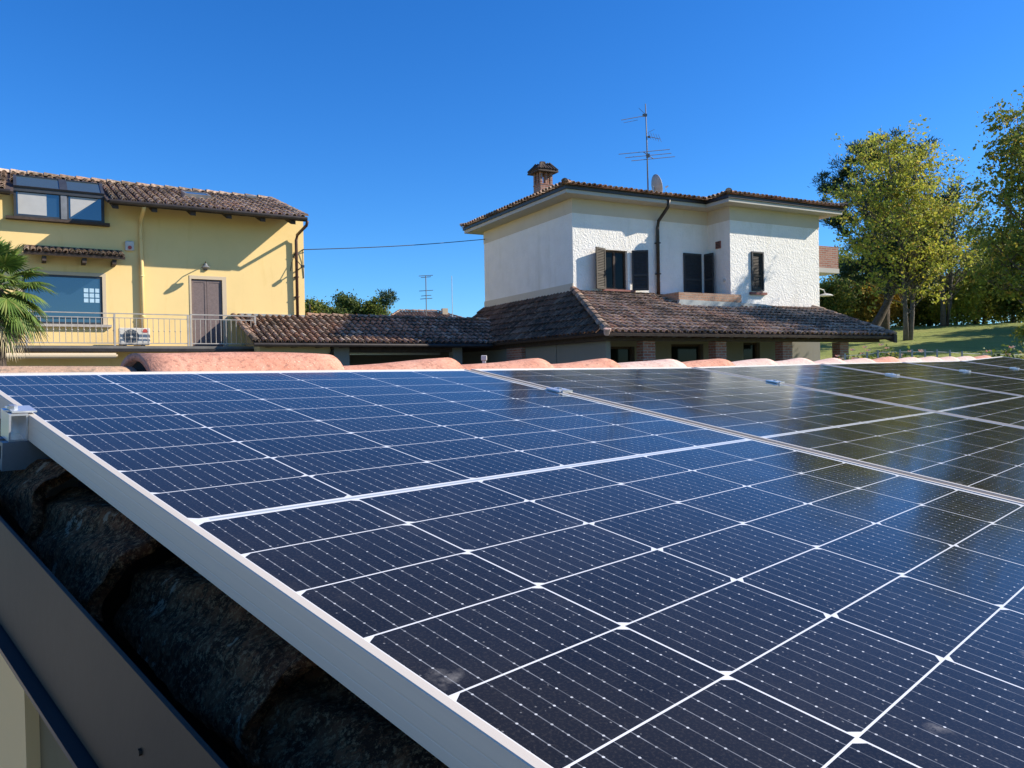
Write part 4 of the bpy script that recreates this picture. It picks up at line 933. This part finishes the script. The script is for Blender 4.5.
# ================================================================== VEGETATION
import array
def tree(name, label, base, H, crown, n_limb, n_leaf, leaf, mat, bark, trunk_r=0.2, trunk_top=0.75, lean=(0,0), seed=1, group=None, cat='tree', spread=0.45, clump=0.6, crown_z=None, needle=False, fork=1):
    """tapered trunk with limbs and a crown of leaf faces gathered in clumps round the twig ends"""
    rng = random.Random(seed)
    bx, by, bz = base
    T = thing(name, label, cat, base, 0, group)
    rx, ry, rz = crown; cz = crown_z if crown_z is not None else H - rz
    mb = MB(); ctr = V((lean[0]*cz, lean[1]*cz, cz))
    def trunk_pt(t, ph=0.0):
        z = H*trunk_top*t; return V((lean[0]*z + 0.12*math.sin(t*5+ph), lean[1]*z + 0.10*math.cos(t*4+ph)-0.10, z))
    stems = []
    for f_ in range(fork):
        ph = f_*2.1; off = V(((f_-(fork-1)/2)*0.9, rng.uniform(-0.4,0.4), 0))
        pts = [trunk_pt(i/7, ph) + off*(i/7)**0.8*2.3 for i in range(8)]; pts[0] = V((off.x*0.15, 0, -0.4))
        mb.tube(pts, [trunk_r*(1.35 if i == 0 else 1)*(1-0.82*i/7) for i in range(8)], 9); stems.append(pts)
    tips = []
    for i in range(n_limb):
        for _ in range(50):
            u = V((rng.uniform(-1,1), rng.uniform(-1,1), rng.uniform(-1,1)))
            if 0.25 < u.length < 1.0: break
        u = u * (0.55 + 0.5*rng.random())/max(u.length, 0.4)*u.length**0.3
        e_ = ctr + V((u.x*rx, u.y*ry, u.z*rz))
        st = rng.choice(stems); t0 = max(0.12, min(0.97, (e_.z/(H*trunk_top))*0.72 - 0.05)); s_ = st[int(t0*7)].lerp(st[min(7,int(t0*7)+1)], t0*7-int(t0*7))
        m1 = s_.lerp(e_, 0.35) + V((rng.uniform(-.2,.2), rng.uniform(-.2,.2), rng.uniform(-.1,.35)))*1.0
        m2 = s_.lerp(e_, 0.7) + V((rng.uniform(-.3,.3), rng.uniform(-.3,.3), rng.uniform(-.1,.35)))
        r0 = trunk_r*0.34*(1-t0*0.6)
        mb.tube([s_, m1, m2, e_], [r0, r0*0.7, r0*0.42, r0*0.15], 5, False)
        tips.append((m2.lerp(e_, 0.4), 0.8)); tips.append((e_, 1.0))
        for k in range(4):
            q0 = m1.lerp(e_, rng.uniform(0.2, 0.9)); q1 = q0 + V((rng.uniform(-1,1), rng.uniform(-1,1), rng.uniform(-0.5,0.9)))*spread*1.7
            mb.tube([q0, q0.lerp(q1, 0.5)+V((0,0,0.06)), q1], [r0*0.3, r0*0.2, 0.008], 4, False); tips.append((q1, 0.8))
    mb.build('trunk', bark, T, True)
    vs, fs = [], []; per = max(1, n_leaf//len(tips))
    for (c_, s_) in tips:
        cl = clump*s_*rng.uniform(0.6, 1.3); kk = int(per*rng.uniform(0.3, 1.7))
        for _ in range(kk):
            g = V((rng.gauss(0,1), rng.gauss(0,1), rng.gauss(0,0.7)))*cl*0.5
            p = c_ + g; sz = leaf*rng.uniform(0.55, 1.35)
            a = V((rng.gauss(0,1), rng.gauss(0,1), rng.gauss(0,1))).normalized(); b = a.cross(V((rng.gauss(0,1), rng.gauss(0,1), rng.gauss(0,1)))).normalized()
            if needle:
                a = (a*0.6 + V((0,0,0.6)) + g*0.6/max(cl,0.01)).normalized(); b = a.cross(V((rng.gauss(0,1), rng.gauss(0,1), 0.2))).normalized()
                i0 = len(vs); vs += [p - b*sz*0.11, p + b*sz*0.11, p + a*sz*1.2 + b*sz*0.10, p + a*sz*1.2 - b*sz*0.10]; fs.append((i0,i0+1,i0+2,i0+3))
            else:
                i0 = len(vs); n_ = a.cross(b)*sz*0.15
                vs += [p - a*sz*0.6, p + b*sz*0.38 + n_, p + a*sz*0.6, p - b*sz*0.38 + n_]; fs.append((i0,i0+1,i0+2,i0+3))
    me = bpy.data.meshes.new('crown'); me.from_pydata(vs, [], fs); o = bpy.data.objects.new('crown', me); C.objects.link(o); me.materials.append(mat); o.parent = T
    return T
def base_at(x, Y):
    d = ray(x, 370); k = Y/d.y; X = d.x*k; return V((X, Y, ground_z(X, Y)))
# main right hand trees
b = base_at(884, 43.5)
tree('pine_tree', 'tall dark pine standing behind the yellow leaved tree', b, 12.2, (4.5,3.2,4.9), 62, 50000, 0.15, M_['needle'], M_['bark'], 0.22, 0.80, (0.02,0), 3, None, 'tree', 0.45, 0.36, 7.2, True)
b = base_at(866, 40.0)
tree('pine_tree', 'leaning dark pine whose bare trunk slants beside the white house', b, 5.6, (1.9,1.8,1.5), 22, 12000, 0.17, M_['needle'], M_['bark'], 0.27, 0.75, (0.55,0), 5, None, 'tree', 0.5, 0.5, 4.6, True)
b = base_at(908, 38.5)
tree('deciduous_tree', 'yellow green autumn tree with forked pale trunks on the lawn', b, 10.9, (4.0,2.6,4.8), 125, 13000, 0.14, M_['leaf_yg'], M_['bark_grey'], 0.115, 0.90, (-0.005,0), 8, None, 'tree', 0.6, 0.55, 6.5, False, 2)
b = base_at(945, 45.5)
tree('deciduous_tree', 'thinly leaved grey twigged tree right of the yellow green tree', b, 9.6, (3.2,2.3,3.8), 90, 5000, 0.13, M_['leaf_green'], M_['bark_grey'], 0.14, 0.92, (0.0,0), 18, None, 'tree', 0.8, 0.8, 5.8, False, 2)
b = base_at(1046, 25.5)
tree('deciduous_tree', 'tall green tree cut off by the right edge of the picture', b, 10.3, (2.3,1.9,4.7), 100, 19000, 0.115, M_['leaf_mix'], M_['bark_grey'], 0.15, 0.94, (0,0), 12, None, 'tree', 0.5, 0.42, 5.8)
# undergrowth beyond the lawn
hedge = [(826,47,3.2,'leaf_green','leafy green bush right beside the white house'),(852,50,3.6,'leaf_green','green bush behind the leaning trunk'),(880,48.5,3.0,'leaf_orange','small tree with orange autumn leaves behind the lawn'),
         (905,51,4.4,'leaf_mix','turning shrub behind the forked trunks'),(930,49,3.2,'leaf_green','green low shrub right of the forked trunks'),(955,47,3.3,'leaf_yg','bright yellow green shrub at the top of the lawn'),
         (985,49,5.2,'leaf_mix','large green shrub at the far edge of the lawn'),(1012,47,5.4,'leaf_green','green shrub at the right edge of the lawn top'),(1050,46,6.0,'leaf_dark','tall dark shrub beyond the right picture edge'),(975,54,7.5,'leaf_dark','tall dark tree behind the large green shrub'),(915,55,6.0,'leaf_dark','dark tree behind the forked trunks'),(850,56,6.5,'leaf_green','green tree behind the leaning trunk'),(1020,54,8.0,'leaf_dark','tall dark tree behind the right hand trees')]
for i, (x, Y, H, mt_, lb) in enumerate(hedge):
    b = base_at(x, Y); r = 1.35 if H < 5.5 else 1.9
    tree('shrub' if H < 5.6 else 'background_tree', lb, b, H, (r*1.15, r, H*0.52), 34, 8000, 0.15, M_[mt_], M_['bark'], 0.10, 0.85, (0,0), 40+i, 'trees and shrubs along the top of the lawn', 'shrub' if H < 5.6 else 'tree', 0.4, 0.75, H*0.48)
# trees out to the right that shade the lawn
for i, (X, Y, H) in enumerate(((31.5,34.5,9.5),(38,39.5,9.5),(44.5,44,9.5))):
    tree('background_tree', ['broad green tree right of the lawn, outside the picture','second green tree right of the lawn, outside the picture','farthest green tree right of the lawn, outside the picture'][i], (X, Y, ground_z(X, Y)), H, (3.2,3.2,H*0.42), 40, 14000, 0.32, M_['leaf_green'], M_['bark'], 0.25, 0.9, (0,0), 70+i, 'trees right of the lawn', 'tree', 0.5, 1.2)
# far left trees between the houses
def farpt(x, y, Y): return at(x, y, Y)
for x, yb, yt, Y, r, mt_, lb, nd in ((349,318,292,62,1.25,'leaf_dark','round dark tree between the houses, largest of the far group',False),(374,318,298,62,0.85,'leaf_green','smaller green tree right of the round dark tree',False),(315,318,300,60,0.9,'leaf_green','pale green tree just right of the yellow house corner',False),(334,318,306,60,0.7,'leaf_dark','low dark bush between the far trees',False)):
    p = farpt(x, yb, Y); q = farpt(x, yt, Y); gz = ground_z(p.x, p.y)
    tree('distant_tree', lb, (p.x, p.y, gz), q.z-gz, (r,r,(q.z-p.z)*0.62), 22, 7000, 0.17, M_[mt_], M_['bark'], 0.18, 0.95, (0,0), 90+int(x), 'far trees between the two houses', 'tree', 0.3, 0.6)
p = farpt(385, 318, 62); q = farpt(385, 292, 62); gz = ground_z(p.x, p.y)
tree('umbrella_pine', 'thin far pine with flat layered crown left of the distant roof', (p.x, p.y, gz), q.z-gz, (0.95,0.95,0.30), 7, 900, 0.2, M_['needle'], M_['bark'], 0.07, 0.97, (0,0), 5, None, 'tree', 0.15, 0.28, q.z-gz-0.25, True)
# palm on the left
pb = at(-6, 300, 15.0)
palm = thing('palm_tree', 'green fan palm with drooping fronds at the left edge', 'palm', (pb.x, pb.y, 0))
zc = 4.34
mb = MB(); mb.tube([(0,0,-0.1),(0.05,0,1.5),(0,0,zc)], [0.17,0.15,0.16], 12)
for i in range(60):
    t = i/60; a = i*2.4; mb.add([V((math.cos(a)*0.14, math.sin(a)*0.14, t*zc)), V((math.cos(a+.5)*0.14, math.sin(a+.5)*0.14, t*zc)), V((math.cos(a+.25)*0.24, math.sin(a+.25)*0.24, t*zc+0.12))], [(0,1,2)])
mb.build('trunk', M_['bark'], palm)
rng = random.Random(4)
def fan(mb, mst, az_, el_, ln, rad, droop):
    d = V((math.cos(az_)*math.cos(el_), math.sin(az_)*math.cos(el_), math.sin(el_)))
    o0 = V((0,0,zc-0.05)); pts = [o0 + d*ln*t - V((0,0,droop*0.35*(t*ln)**2)) for t in (0,0.35,0.7,1.0)]
    mst.tube(pts, [0.022,0.016,0.012,0.009], 5)
    e_ = pts[-1]; dd = (pts[-1]-pts[-2]).normalized(); sd_ = dd.cross(V((0,0,1))).normalized(); nn = sd_.cross(dd)
    nb = 30
    for k in range(nb):
        an = R_(-125 + 250*k/(nb-1)); L = rad*(0.78+0.22*math.cos(an))*rng.uniform(0.92,1.05)
        dir_ = (dd*math.cos(an) + sd_*math.sin(an) + nn*0.10*abs(math.sin(an))).normalized()
        wv = dir_.cross(nn).normalized()
        P = [e_ + dir_*L*t - V((0,0,(droop*0.55+0.12)*L*(t**2.5)*rng.uniform(0.7,1.1))) for t in (0.05,0.45,0.75,1.0)]
        ws = [0.010,0.020,0.015,0.002]
        vs = []
        for q, w_ in zip(P, ws): vs += [q - wv*w_, q + nn*w_*0.5, q + wv*w_]
        fs = []
        for j in range(3):
            for c_ in range(2): fs.append((j*3+c_, j*3+c_+1, (j+1)*3+c_+1, (j+1)*3+c_))
        mb.add(vs, fs)
mst = MB(); mbl = MB(); mbd = MB()
for i in range(58):
    el = R_(84 - i*2.75 + rng.uniform(-6,6)); az2 = i*2.39996 + rng.uniform(-0.2,0.2)
    fan(mbl if i < 53 else mbd, mst, az2, el, rng.uniform(0.48,0.72), rng.uniform(0.42,0.54), 0.12 + 0.012*i)
mst.build('stalks', M_['palm'], palm); mbl.build('fronds', M_['palm'], palm); mbd.build('dry_fronds', M_['palm_dry'], palm, label='pale dry fronds hanging under the green ones')

# wire fence with stakes and rose bushes in front of the lawn
fx0 = base_at(845, 27.5); fnc = thing('stake_fence', 'low fence of thin grey stakes at the foot of the lawn', 'fence', (fx0.x, fx0.y, fx0.z))
stakes = [(845,353.5),(867,352),(878,350),(900,349.5),(912,349.5),(925,349.5),(937,349.5),(950,350),(962,351),(992,352),(1008,352),(1030,352)]
tops = []
for (x, y) in stakes:
    Yd = 16.0 + (x-845)*0.004; p = at(x, y, Yd); tops.append(p-fx0)
    MB().box(p.x-fx0.x-0.013, p.x-fx0.x+0.013, p.y-fx0.y-0.013, p.y-fx0.y+0.013, ground_z(p.x,p.y)-fx0.z-0.2, p.z-fx0.z).build('stake', M_['stone'], fnc)
mb = MB()
for a, b in zip(tops, tops[1:]):
    for dz_ in (0.05, 0.4, 0.8): mb.tube([a-V((0,0,dz_)), b-V((0,0,dz_))], 0.004, 4)
mb.build('wires', M_['galv'], fnc)
for i, (x, y, Yd, fl) in enumerate(((858,353,17,0),(874,351,17,0),(888,347,17.5,1),(897,350,17,1),(1003,349,14,1),(1015,352,14,0),(850,355,18,0))):
    p = at(x, y, Yd); gz = ground_z(p.x, p.y)
    T = tree('rose_bush', ['rose bush left of the fence stakes, low and dark','rose bush between the second and third stake','rose bush with pink blooms near the middle stakes','rose bush with pale blooms beside a stake','rose bush with pale blooms at the right end','leafy rose bush at the far right end','small dark rose bush behind the porch pillar'][i], (p.x, p.y, gz), p.z-gz, (0.35,0.3,0.5), 8, 900, 0.07, M_['leaf_green'], M_['bark'], 0.02, 0.9, (0,0), 200+i, 'rose bushes along the fence', 'rose bush', 0.15, 0.25)
    rg2 = random.Random(300+i)
    for k in range(3 + 5*fl):
        mb = MB()
        c_ = V((rg2.gauss(0,0.22), rg2.gauss(0,0.2), p.z-gz-rg2.uniform(-0.05,0.4)))
        for j in range(5):
            a = j*1.256; mb.add([c_, c_+V((math.cos(a)*0.05, math.sin(a)*0.05, 0.02)), c_+V((math.cos(a+.6)*0.055, math.sin(a+.6)*0.055, 0.05)), c_+V((math.cos(a+1.2)*0.05, math.sin(a+1.2)*0.05, 0.02))], [(0,1,2,3)])
        mb.build('bloom', M_['rose_red'], T)

# ================================================================== NEAR ROOF WITH THE SOLAR PANELS
P00 = V((-0.3172901, 0.7331607, 2.266610))
e1 = V((0.697369, 0.716712, 0)); e2 = V((-0.7051778, 0.6861458, 0.1786847)); e3 = V((0.1280655, -0.1246091, 0.9839064))
def pmat(u=0.0, v=0.0, w_=0.0, tilt=0.0):
    a1 = (e1 + e3*tilt).normalized(); a3 = a1.cross(e2).normalized(); a2 = a3.cross(a1)
    o = P00 + e1*u + e2*v + e3*w_
    m = Matrix.Identity(4)
    for i in range(3): m[i][0], m[i][1], m[i][2], m[i][3] = a1[i], a2[i], a3[i], o[i]
    return m
near = thing('garage_building', 'low building in the foreground with dark barrel tiles under the solar panels', 'building', mat=pmat())
GND = lambda: None
# near slope: columns of barrel tiles, the first column is bare under the panel edge
from mathutils import noise as mnoise
def big_tile(mb, u, v0, v1, r, w0, w1, seed, seg=14, wob=0.006, nl_=6, rel=0.0):
    rg = random.Random(seed); rows = []
    ph = rg.uniform(0, 6)
    for i in range(nl_+1):
        t = i/nl_; v = v0 + (v1-v0)*t; rr = r*(1.07-0.23*t); wc = w0 + (w1-w0)*t
        for k in range(seg+1):
            a = math.pi*k/seg
            d_ = wob*(math.sin(a*5+ph+t*3)+math.sin(a*9+ph*2+t*7))*0.5
            if rel:
                q_ = V((u - math.cos(a)*rr, v, wc + math.sin(a)*rr))*1.0 + V((seed*0.37, 0, 0))
                d_ += rel*(mnoise.fractal(q_*38, 0.9, 2.1, 5) + 0.9*max(0, mnoise.noise(q_*75)-0.12) - 1.6*max(0, mnoise.noise(q_*22+V((9,9,9)))-0.45))
            rows.append((u - math.cos(a)*(rr+d_), v + (wob*1.5*math.sin(a*4+ph) if i == 0 else 0), wc + math.sin(a)*(rr+d_)))
    n = seg+1; inner = [(u + (x-u)*0.83, y+0.002, w_ - 0.012) for x, y, w_ in rows[:n]]
    deep = [(u + (x-u)*0.80, y+0.10, w_ - 0.014) for x, y, w_ in rows[:n]]
    vs = rows + inner + deep; b = len(rows); fs = []
    for i in range(nl_):
        for k in range(seg): fs.append((i*n+k, i*n+k+1, (i+1)*n+k+1, (i+1)*n+k))
    for k in range(seg): fs.append((b+k, b+k+1, k+1, k)); fs.append((b+n+k, b+n+k+1, b+k+1, b+k))
    mb.add(vs, fs)
COLS = [0.052 + 0.215*i for i in range(34)]
mb = MB()
for ci, u in enumerate(COLS[1:]):
    for k in range(9):
        v0 = 0.905 - 0.27*(k+1) ; big_tile(mb, u, v0, v0+0.31, 0.085, -0.165, -0.178, ci*50+k, 8, 0.004, 2)
mb.build('covered_tiles', M_['tile_black'], near)
ends = [-0.78, -0.49, -0.205, 0.095, 0.37, 0.63]
for k, v0 in enumerate(ends):
    mb = MB(); big_tile(mb, [0.052,0.055,0.060,0.048,0.055,0.052][k], v0, v0+0.33, 0.080, -0.120, -0.152, 900+k, 90, 0.006, 110, 0.0022)
    mb.build('verge_tile', M_['tile_black'], near, True)
mb = MB(); mb.box(-0.055, 7.15, -1.5, 0.90, -0.235, -0.205); mb.build('roof_deck', M_['wood_dark'], near)
# verge fascia, lip
mb = MB(); mb.box(-0.070, -0.066, -1.5, 0.95, -0.203, -0.081)
fsc = mb.build('verge_flashing', M_['fascia'], near)
mb = MB(); mb.box(-0.083, -0.064, -1.5, 0.95, -0.211, -0.2055); mb.build('drip_edge', M_['lip'], near)
for v_ in (-0.12, 0.35):
    mb = MB(); mb.tube([(-0.0725,v_,-0.14),(-0.0702,v_,-0.14)], 0.003, 8); mb.build('rivet', M_['fascia'], near)
# walls below, vertical in the world
near_inv = pmat().inverted()
def wpt(u, v, z):     # world vertical point above/below plane position -> local of `near`
    p = P00 + e1*u + e2*v; return near_inv @ V((p.x, p.y, z))
def vwall(mb, u0, v0, u1, v1, zb, ztf=None):
    a0, a1 = wpt(u0, v0, zb), wpt(u1, v1, zb); t0, t1 = V((u0, v0, -0.215)), V((u1, v1, -0.215))
    mb.add([a0, a1, t1, t0], [(0,1,2,3)])
mb = MB()
vwall(mb, -0.030, -1.45, -0.030, 0.31, 0.0); vwall(mb, -0.030, -1.45, 7.1, -1.45, 0.0); vwall(mb, 7.1, -1.45, 7.1, 0.95, 0.0)
mb.build('wall', simple('dark_olive_render', (0.16,0.12,0.055), 0.9, 0, 0.15, 5), near)
mb = MB()
vwall(mb, -0.045, 0.31, -0.045, 0.93, 0.0); vwall(mb, -0.045, 0.31, 0.2, 0.31, 0.0); vwall(mb, -0.045, 0.93, 7.1, 0.93, 0.0)
mb.build('corner_pillar', M_['cream_wall'], near)
mb = MB(); q = wpt(-0.05, 0.36, 1.72); r_ = wpt(-0.062, 0.33, 1.70)
mb.tube([wpt(-0.047,0.40,1.70), wpt(-0.07,0.37,1.715), wpt(-0.07,0.35,1.70)], 0.004, 6); mb.build('wall_hook', M_['black'], near)
# back slope beyond the ridge
b1, b3 = e1, None
hv = V((e2.x, e2.y, 0)).normalized()
mb = MB(); mbt = MB()
ridge_v = 0.985
p_r = P00 + e2*ridge_v + e3*(-0.16)
dn = (hv*0.98 - V((0,0,0.19))).normalized(); nb_ = e1.cross(dn).normalized()*1.0
if nb_.z < 0: nb_ = -nb_
org = near_inv @ (p_r + dn*2.2); upl = near_inv.to_3x3() @ (-dn); axl = V((1,0,0)); nml = near_inv.to_3x3() @ nb_
tile_mesh(mbt, org, axl, upl, nml, -0.05, 7.1, 0, 2.15, None, sp=0.215, ln=0.3, r=0.085, seg=6)
mb.add([org + axl*a + upl*b - nml*0.004 for a, b in ((-0.05,0),(7.1,0),(7.1,2.25),(-0.05,2.25))], [(0,1,2,3)])
mb.build('back_slope', M_['wood_dark'], near); mbt.build('back_slope_tiles', M_['ridge'], near)
# ridge tiles, every one a piece of its own
def ridge_tile(u0, u1, r0, r1, wc0, wc1, mat, seed, vc=0.985):
    mb = MB(); seg = 22; nl_ = 8; rg = random.Random(seed); ph = rg.uniform(0, 6); rows = []
    for i in range(nl_+1):
        t = i/nl_; u = u0 + (u1-u0)*t; rr = r0 + (r1-r0)*t; wc = wc0 + (wc1-wc0)*t
        if t > 0.99: rr *= 0.985
        for k in range(seg+1):
            a = -0.25 + (math.pi+0.5)*k/seg
            d_ = 0.0025*math.sin(a*3+ph+t*5)
            rows.append((u, vc - math.cos(a)*(rr+d_), wc + math.sin(a)*(rr+d_)*0.97))
    n = seg+1
    inn = [(u_, vc+(v_-vc)*0.86, wc0+(w_-wc0)*0.86) for u_, v_, w_ in rows[:n]]; inn2 = [(u1-0.01, vc+(v_-vc)*0.84, wc1+(w_-wc1)*0.84) for u_, v_, w_ in rows[-n:]]
    out2 = [(u1, vc+(v_-vc)*0.86, wc1+(w_-wc1)*0.86) for u_, v_, w_ in rows[-n:]]
    vs = rows + inn + out2; b = len(rows); fs = [(i*n+k, i*n+k+1, (i+1)*n+k+1, (i+1)*n+k) for i in range(nl_) for k in range(seg)]
    for k in range(seg):
        fs.append((b+k, b+k+1, k+1, k)); fs.append((nl_*n+k, nl_*n+k+1, b+n+k+1, b+n+k)); fs.append((b+n+k, b+n+k+1, b+k+1, b+k))
    mb.add(vs, fs); return mb.build('ridge_tile', mat, near, True)
ridge_tile(-0.14, 0.315, 0.074, 0.080, -0.086, -0.084, M_['ridge_moss'], 1)
ridge_tile(0.325, 0.79, 0.114, 0.108, -0.090, -0.084, M_['ridge'], 2)
warp = lambda u: 0.0 if u < 2.3 else 0.0085*(u-2.3)+0.0042*max(0, u-5.6)
mb = MB(); mb.tube([(0.338,0.985,-0.094),(0.350,0.985,-0.094)], 0.096, 20); mb.build('mortar_shade', M_['dark_room'], near)  # black disc standing for the deep shade inside the open tile end
us = [0.76, 1.19, 1.58, 1.94, 2.36, 2.74, 3.15, 3.57, 3.98, 4.40, 4.82, 5.23, 5.65, 6.07, 6.52, 7.05]
rgk = random.Random(5)
for i in range(len(us)-1):
    a, b = us[i], us[i+1]; w0_, w1_ = warp(a), warp(b); j = rgk.uniform(-0.004, 0.004)
    ridge_tile(a-0.05, b+0.01, 0.082, 0.108, -0.098+w0_+j, -0.094+w1_+j, M_['ridge'] if i in (0,1,2) or rgk.random() < 0.25 else M_['ridge_pale'], 10+i)
# white capped pipe behind the ridge
wp_ = at(484, 356, 5.2); vp_ = thing('vent_pipe', 'short white square capped pipe poking up behind the ridge tiles', 'pipe', (wp_.x, wp_.y, 0))
MB().cbox(-0.012, 0.012, -0.012, 0.012, 0, wp_.z-0.031, 0.002).build('pipe', M_['white_plastic'], vp_)
MB().cbox(-0.019, 0.019, -0.019, 0.019, wp_.z-0.0305, wp_.z+0.004, 0.003).build('cap', M_['white_plastic'], vp_)

# solar panels
FT = 0.0016   # frame lip above the glass
def make_panel():
    root = thing('solar_panel', 'x', 'solar panel', mat=pmat(0.005, 0, 0, 0), group='solar panels in a row on the near roof')
    mb = MB(); L = 0.0087
    prof = [(0,0),(0,FT),(L,FT),(L,-0.0015),(0.0025,-0.0015)]
    # side members: outer wall with shallow grooves, lip on top
    def member(axis, a, b, base, sgn):
        pr = [(0,-0.034),(0,-0.026),(0.00015,-0.0255),(0.00015,-0.0250),(0,-0.024),(0,-0.012),(0.00015,-0.0115),(0.00015,-0.0110),(0,-0.010),(0,FT-0.0008),(0.0008,FT),(L-0.0005,FT),(L,FT-0.0006),(L,-0.004),(0.003,-0.004),(0.003,-0.032),(0.022,-0.032),(0.022,-0.034)]
        pts = [(base + sgn*x, z) for x, z in pr]
        n = len(pts)
        mk = (lambda p, t: (p[0], t, p[1])) if axis == 'y' else (lambda p, t: (t, p[0], p[1]))
        vs = [mk(p, a) for p in pts] + [mk(p, b) for p in pts]
        mb.add(vs, [(i,(i+1)%n,n+(i+1)%n,n+i) for i in range(n)] + [tuple(range(n-1,-1,-1)), tuple(range(n,2*n))])
    member('y', -PH, PH, 0, 1); member('y', -PH, PH, PW, -1)
    member('x', L+0.0002, PW-L-0.0002, -PH, 1); member('x', L+0.0002, PW-L-0.0002, PH, -1)
    mb.build('frame', M_['alu'], root)
    mb = MB(); mb.box(L-0.002, PW-L+0.002, -PH+L-0.002, PH-L+0.002, -0.0035, 0.0)
    mb.build('glass', M_['cells'], root)
    mb = MB(); mb.box(0.0035, PW-0.0035, -PH+0.0035, PH-0.0035, -0.0055, -0.0042); mb.build('backsheet', M_['white_plastic'], root)
    return root
tilts = [(0.0,0.0),(0.0,0.0),(0.0,0.012),(0.012,0.020),(0.020,0.029),(0.029,0.066)]
labels = ['nearest solar panel, whose bare aluminium side and white cell grid fill the foreground', 'second solar panel from the left, beyond the first clamped seam', 'third solar panel from the left along the ridge',
          'fourth solar panel from the left along the ridge', 'fifth solar panel, next to last before the right end of the row', 'farthest solar panel, at the right end of the row']
pan = make_panel()
for k in range(6):
    o = pan if k == 0 else copy_tree(pan)
    wa, wb = tilts[k]; o.matrix_world = pmat(0.005 + 1.154*k + (0.012*max(0,k-2)), 0, wa, (wb-wa)/1.154); o['label'] = labels[k]
# mounting rails
mb = MB()
def rail(v, lbl, u0=-0.026, u1=7.05):
    T = thing('mounting_rail', lbl, 'rail', mat=pmat(0, v, 0, 0), group='mounting rails under the panels')
    mb = MB(); y0, y1, z0, z1 = -0.02, 0.02, -0.075, -0.0355
    # C-shaped hollow profile
    pr = [(y0,z0),(y1,z0),(y1,z1),(0.007,z1),(0.007,z1-0.006),(0.014,z1-0.006),(0.014,z0+0.016),(0.006,z0+0.012),(-0.006,z0+0.012),(-0.014,z0+0.016),(-0.014,z1-0.006),(-0.007,z1-0.006),(-0.007,z1),(y0,z1)]
    mb.prism(pr, 'x', u0, u1); mb.build('rail_profile', M_['rail'], T)
    for i in range(6): MB().box(0.03+1.15*i, 0.07+1.15*i, -0.02, 0.02, -0.12, -0.0755).build('roof_hook', M_['galv'], T)
rail(0.52, 'aluminium rail whose cut end shows left of the nearest panel')
rail(-0.52, 'lower aluminium rail hidden beneath the panels')
# clamps
def end_clamp(v):
    T = thing('end_clamp', 'aluminium end clamp with bolt gripping the left edge of the nearest panel', 'clamp', mat=pmat(0, v, 0, 0))
    mb = MB()
    # hollow square block standing on the rail, open towards the eave
    a0, a1, b0, b1, t = -0.0185, 0.0045, -0.035, 0.0035, 0.0026
    y0, y1 = -0.020, 0.022
    mb.box(a0, a0+t, y0, y1, b0, b1); mb.box(a1-t, a1, y0, y1, b0, b1); mb.box(a0+t, a1-t, y0, y1, b0, b0+t); mb.box(a0+t, a1-t, y0, y1, b1-t, b1)
    mb.box(a0+t, a1-t, y1-0.002, y1-0.001, b0+t, b1-t)
    mb.box(a0+0.004, a1+0.011, y0+0.002, y1-0.002, b1+0.0012, b1+0.0035)
    mb.build('block', M_['alu_bright'], T)
    mb = MB(); mb.tube([(-0.010,0,0.0045),(-0.010,0,0.0115)], 0.0065, 6); mb.tube([(-0.010,0,0.0115),(-0.010,0,0.0125)], [0.0065,0.005], 6); mb.tube([(-0.010,0,0.0045),(-0.010,0,0.0058)], 0.0095, 16); mb.build('bolt', M_['galv'], T)
end_clamp(0.522)
cl_lab = ['mid clamp on the seam between the nearest and second panel','mid clamp on the seam between the second and third panel','mid clamp on the seam between the third and fourth panel','mid clamp on the seam between the fourth and fifth panel','mid clamp on the seam before the farthest panel']
first = None
for k in range(1, 6):
    wz = tilts[k][0]
    if first is None:
        T = thing('mid_clamp', 'x', 'clamp', group='clamps on the panel seams', mat=pmat()); first = T
        mb = MB(); mb.box(-0.0245, -0.0035, -0.022, 0.022, FT+0.0008, FT+0.0042); mb.box(0.0035, 0.0245, -0.022, 0.022, FT+0.0008, FT+0.0042)
        mb.box(-0.0105, 0.0105, -0.022, 0.022, -0.010, -0.006); mb.box(-0.0105, -0.0075, -0.022, 0.022, -0.006, FT+0.0008); mb.box(0.0075, 0.0105, -0.022, 0.022, -0.006, FT+0.0008); mb.build('plate', M_['alu_bright'], T)
        mb = MB(); mb.tube([(0,0,-0.006),(0,0,FT+0.008)], 0.0065, 6); mb.build('bolt', M_['galv'], T)
        mb = MB(); mb.box(-0.018, 0.018, -0.027, -0.0225, -0.002+FT*2, FT+0.006); mb.build('earthing_tab', M_['galv'], T)
        o = T
    else: o = copy_tree(first)
    o.matrix_world = pmat(1.154*k - 0.006 + (0.012*max(0,k-2)), 0.522, wz, 0); o['label'] = cl_lab[k-1]
bpy.context.view_layer.update()
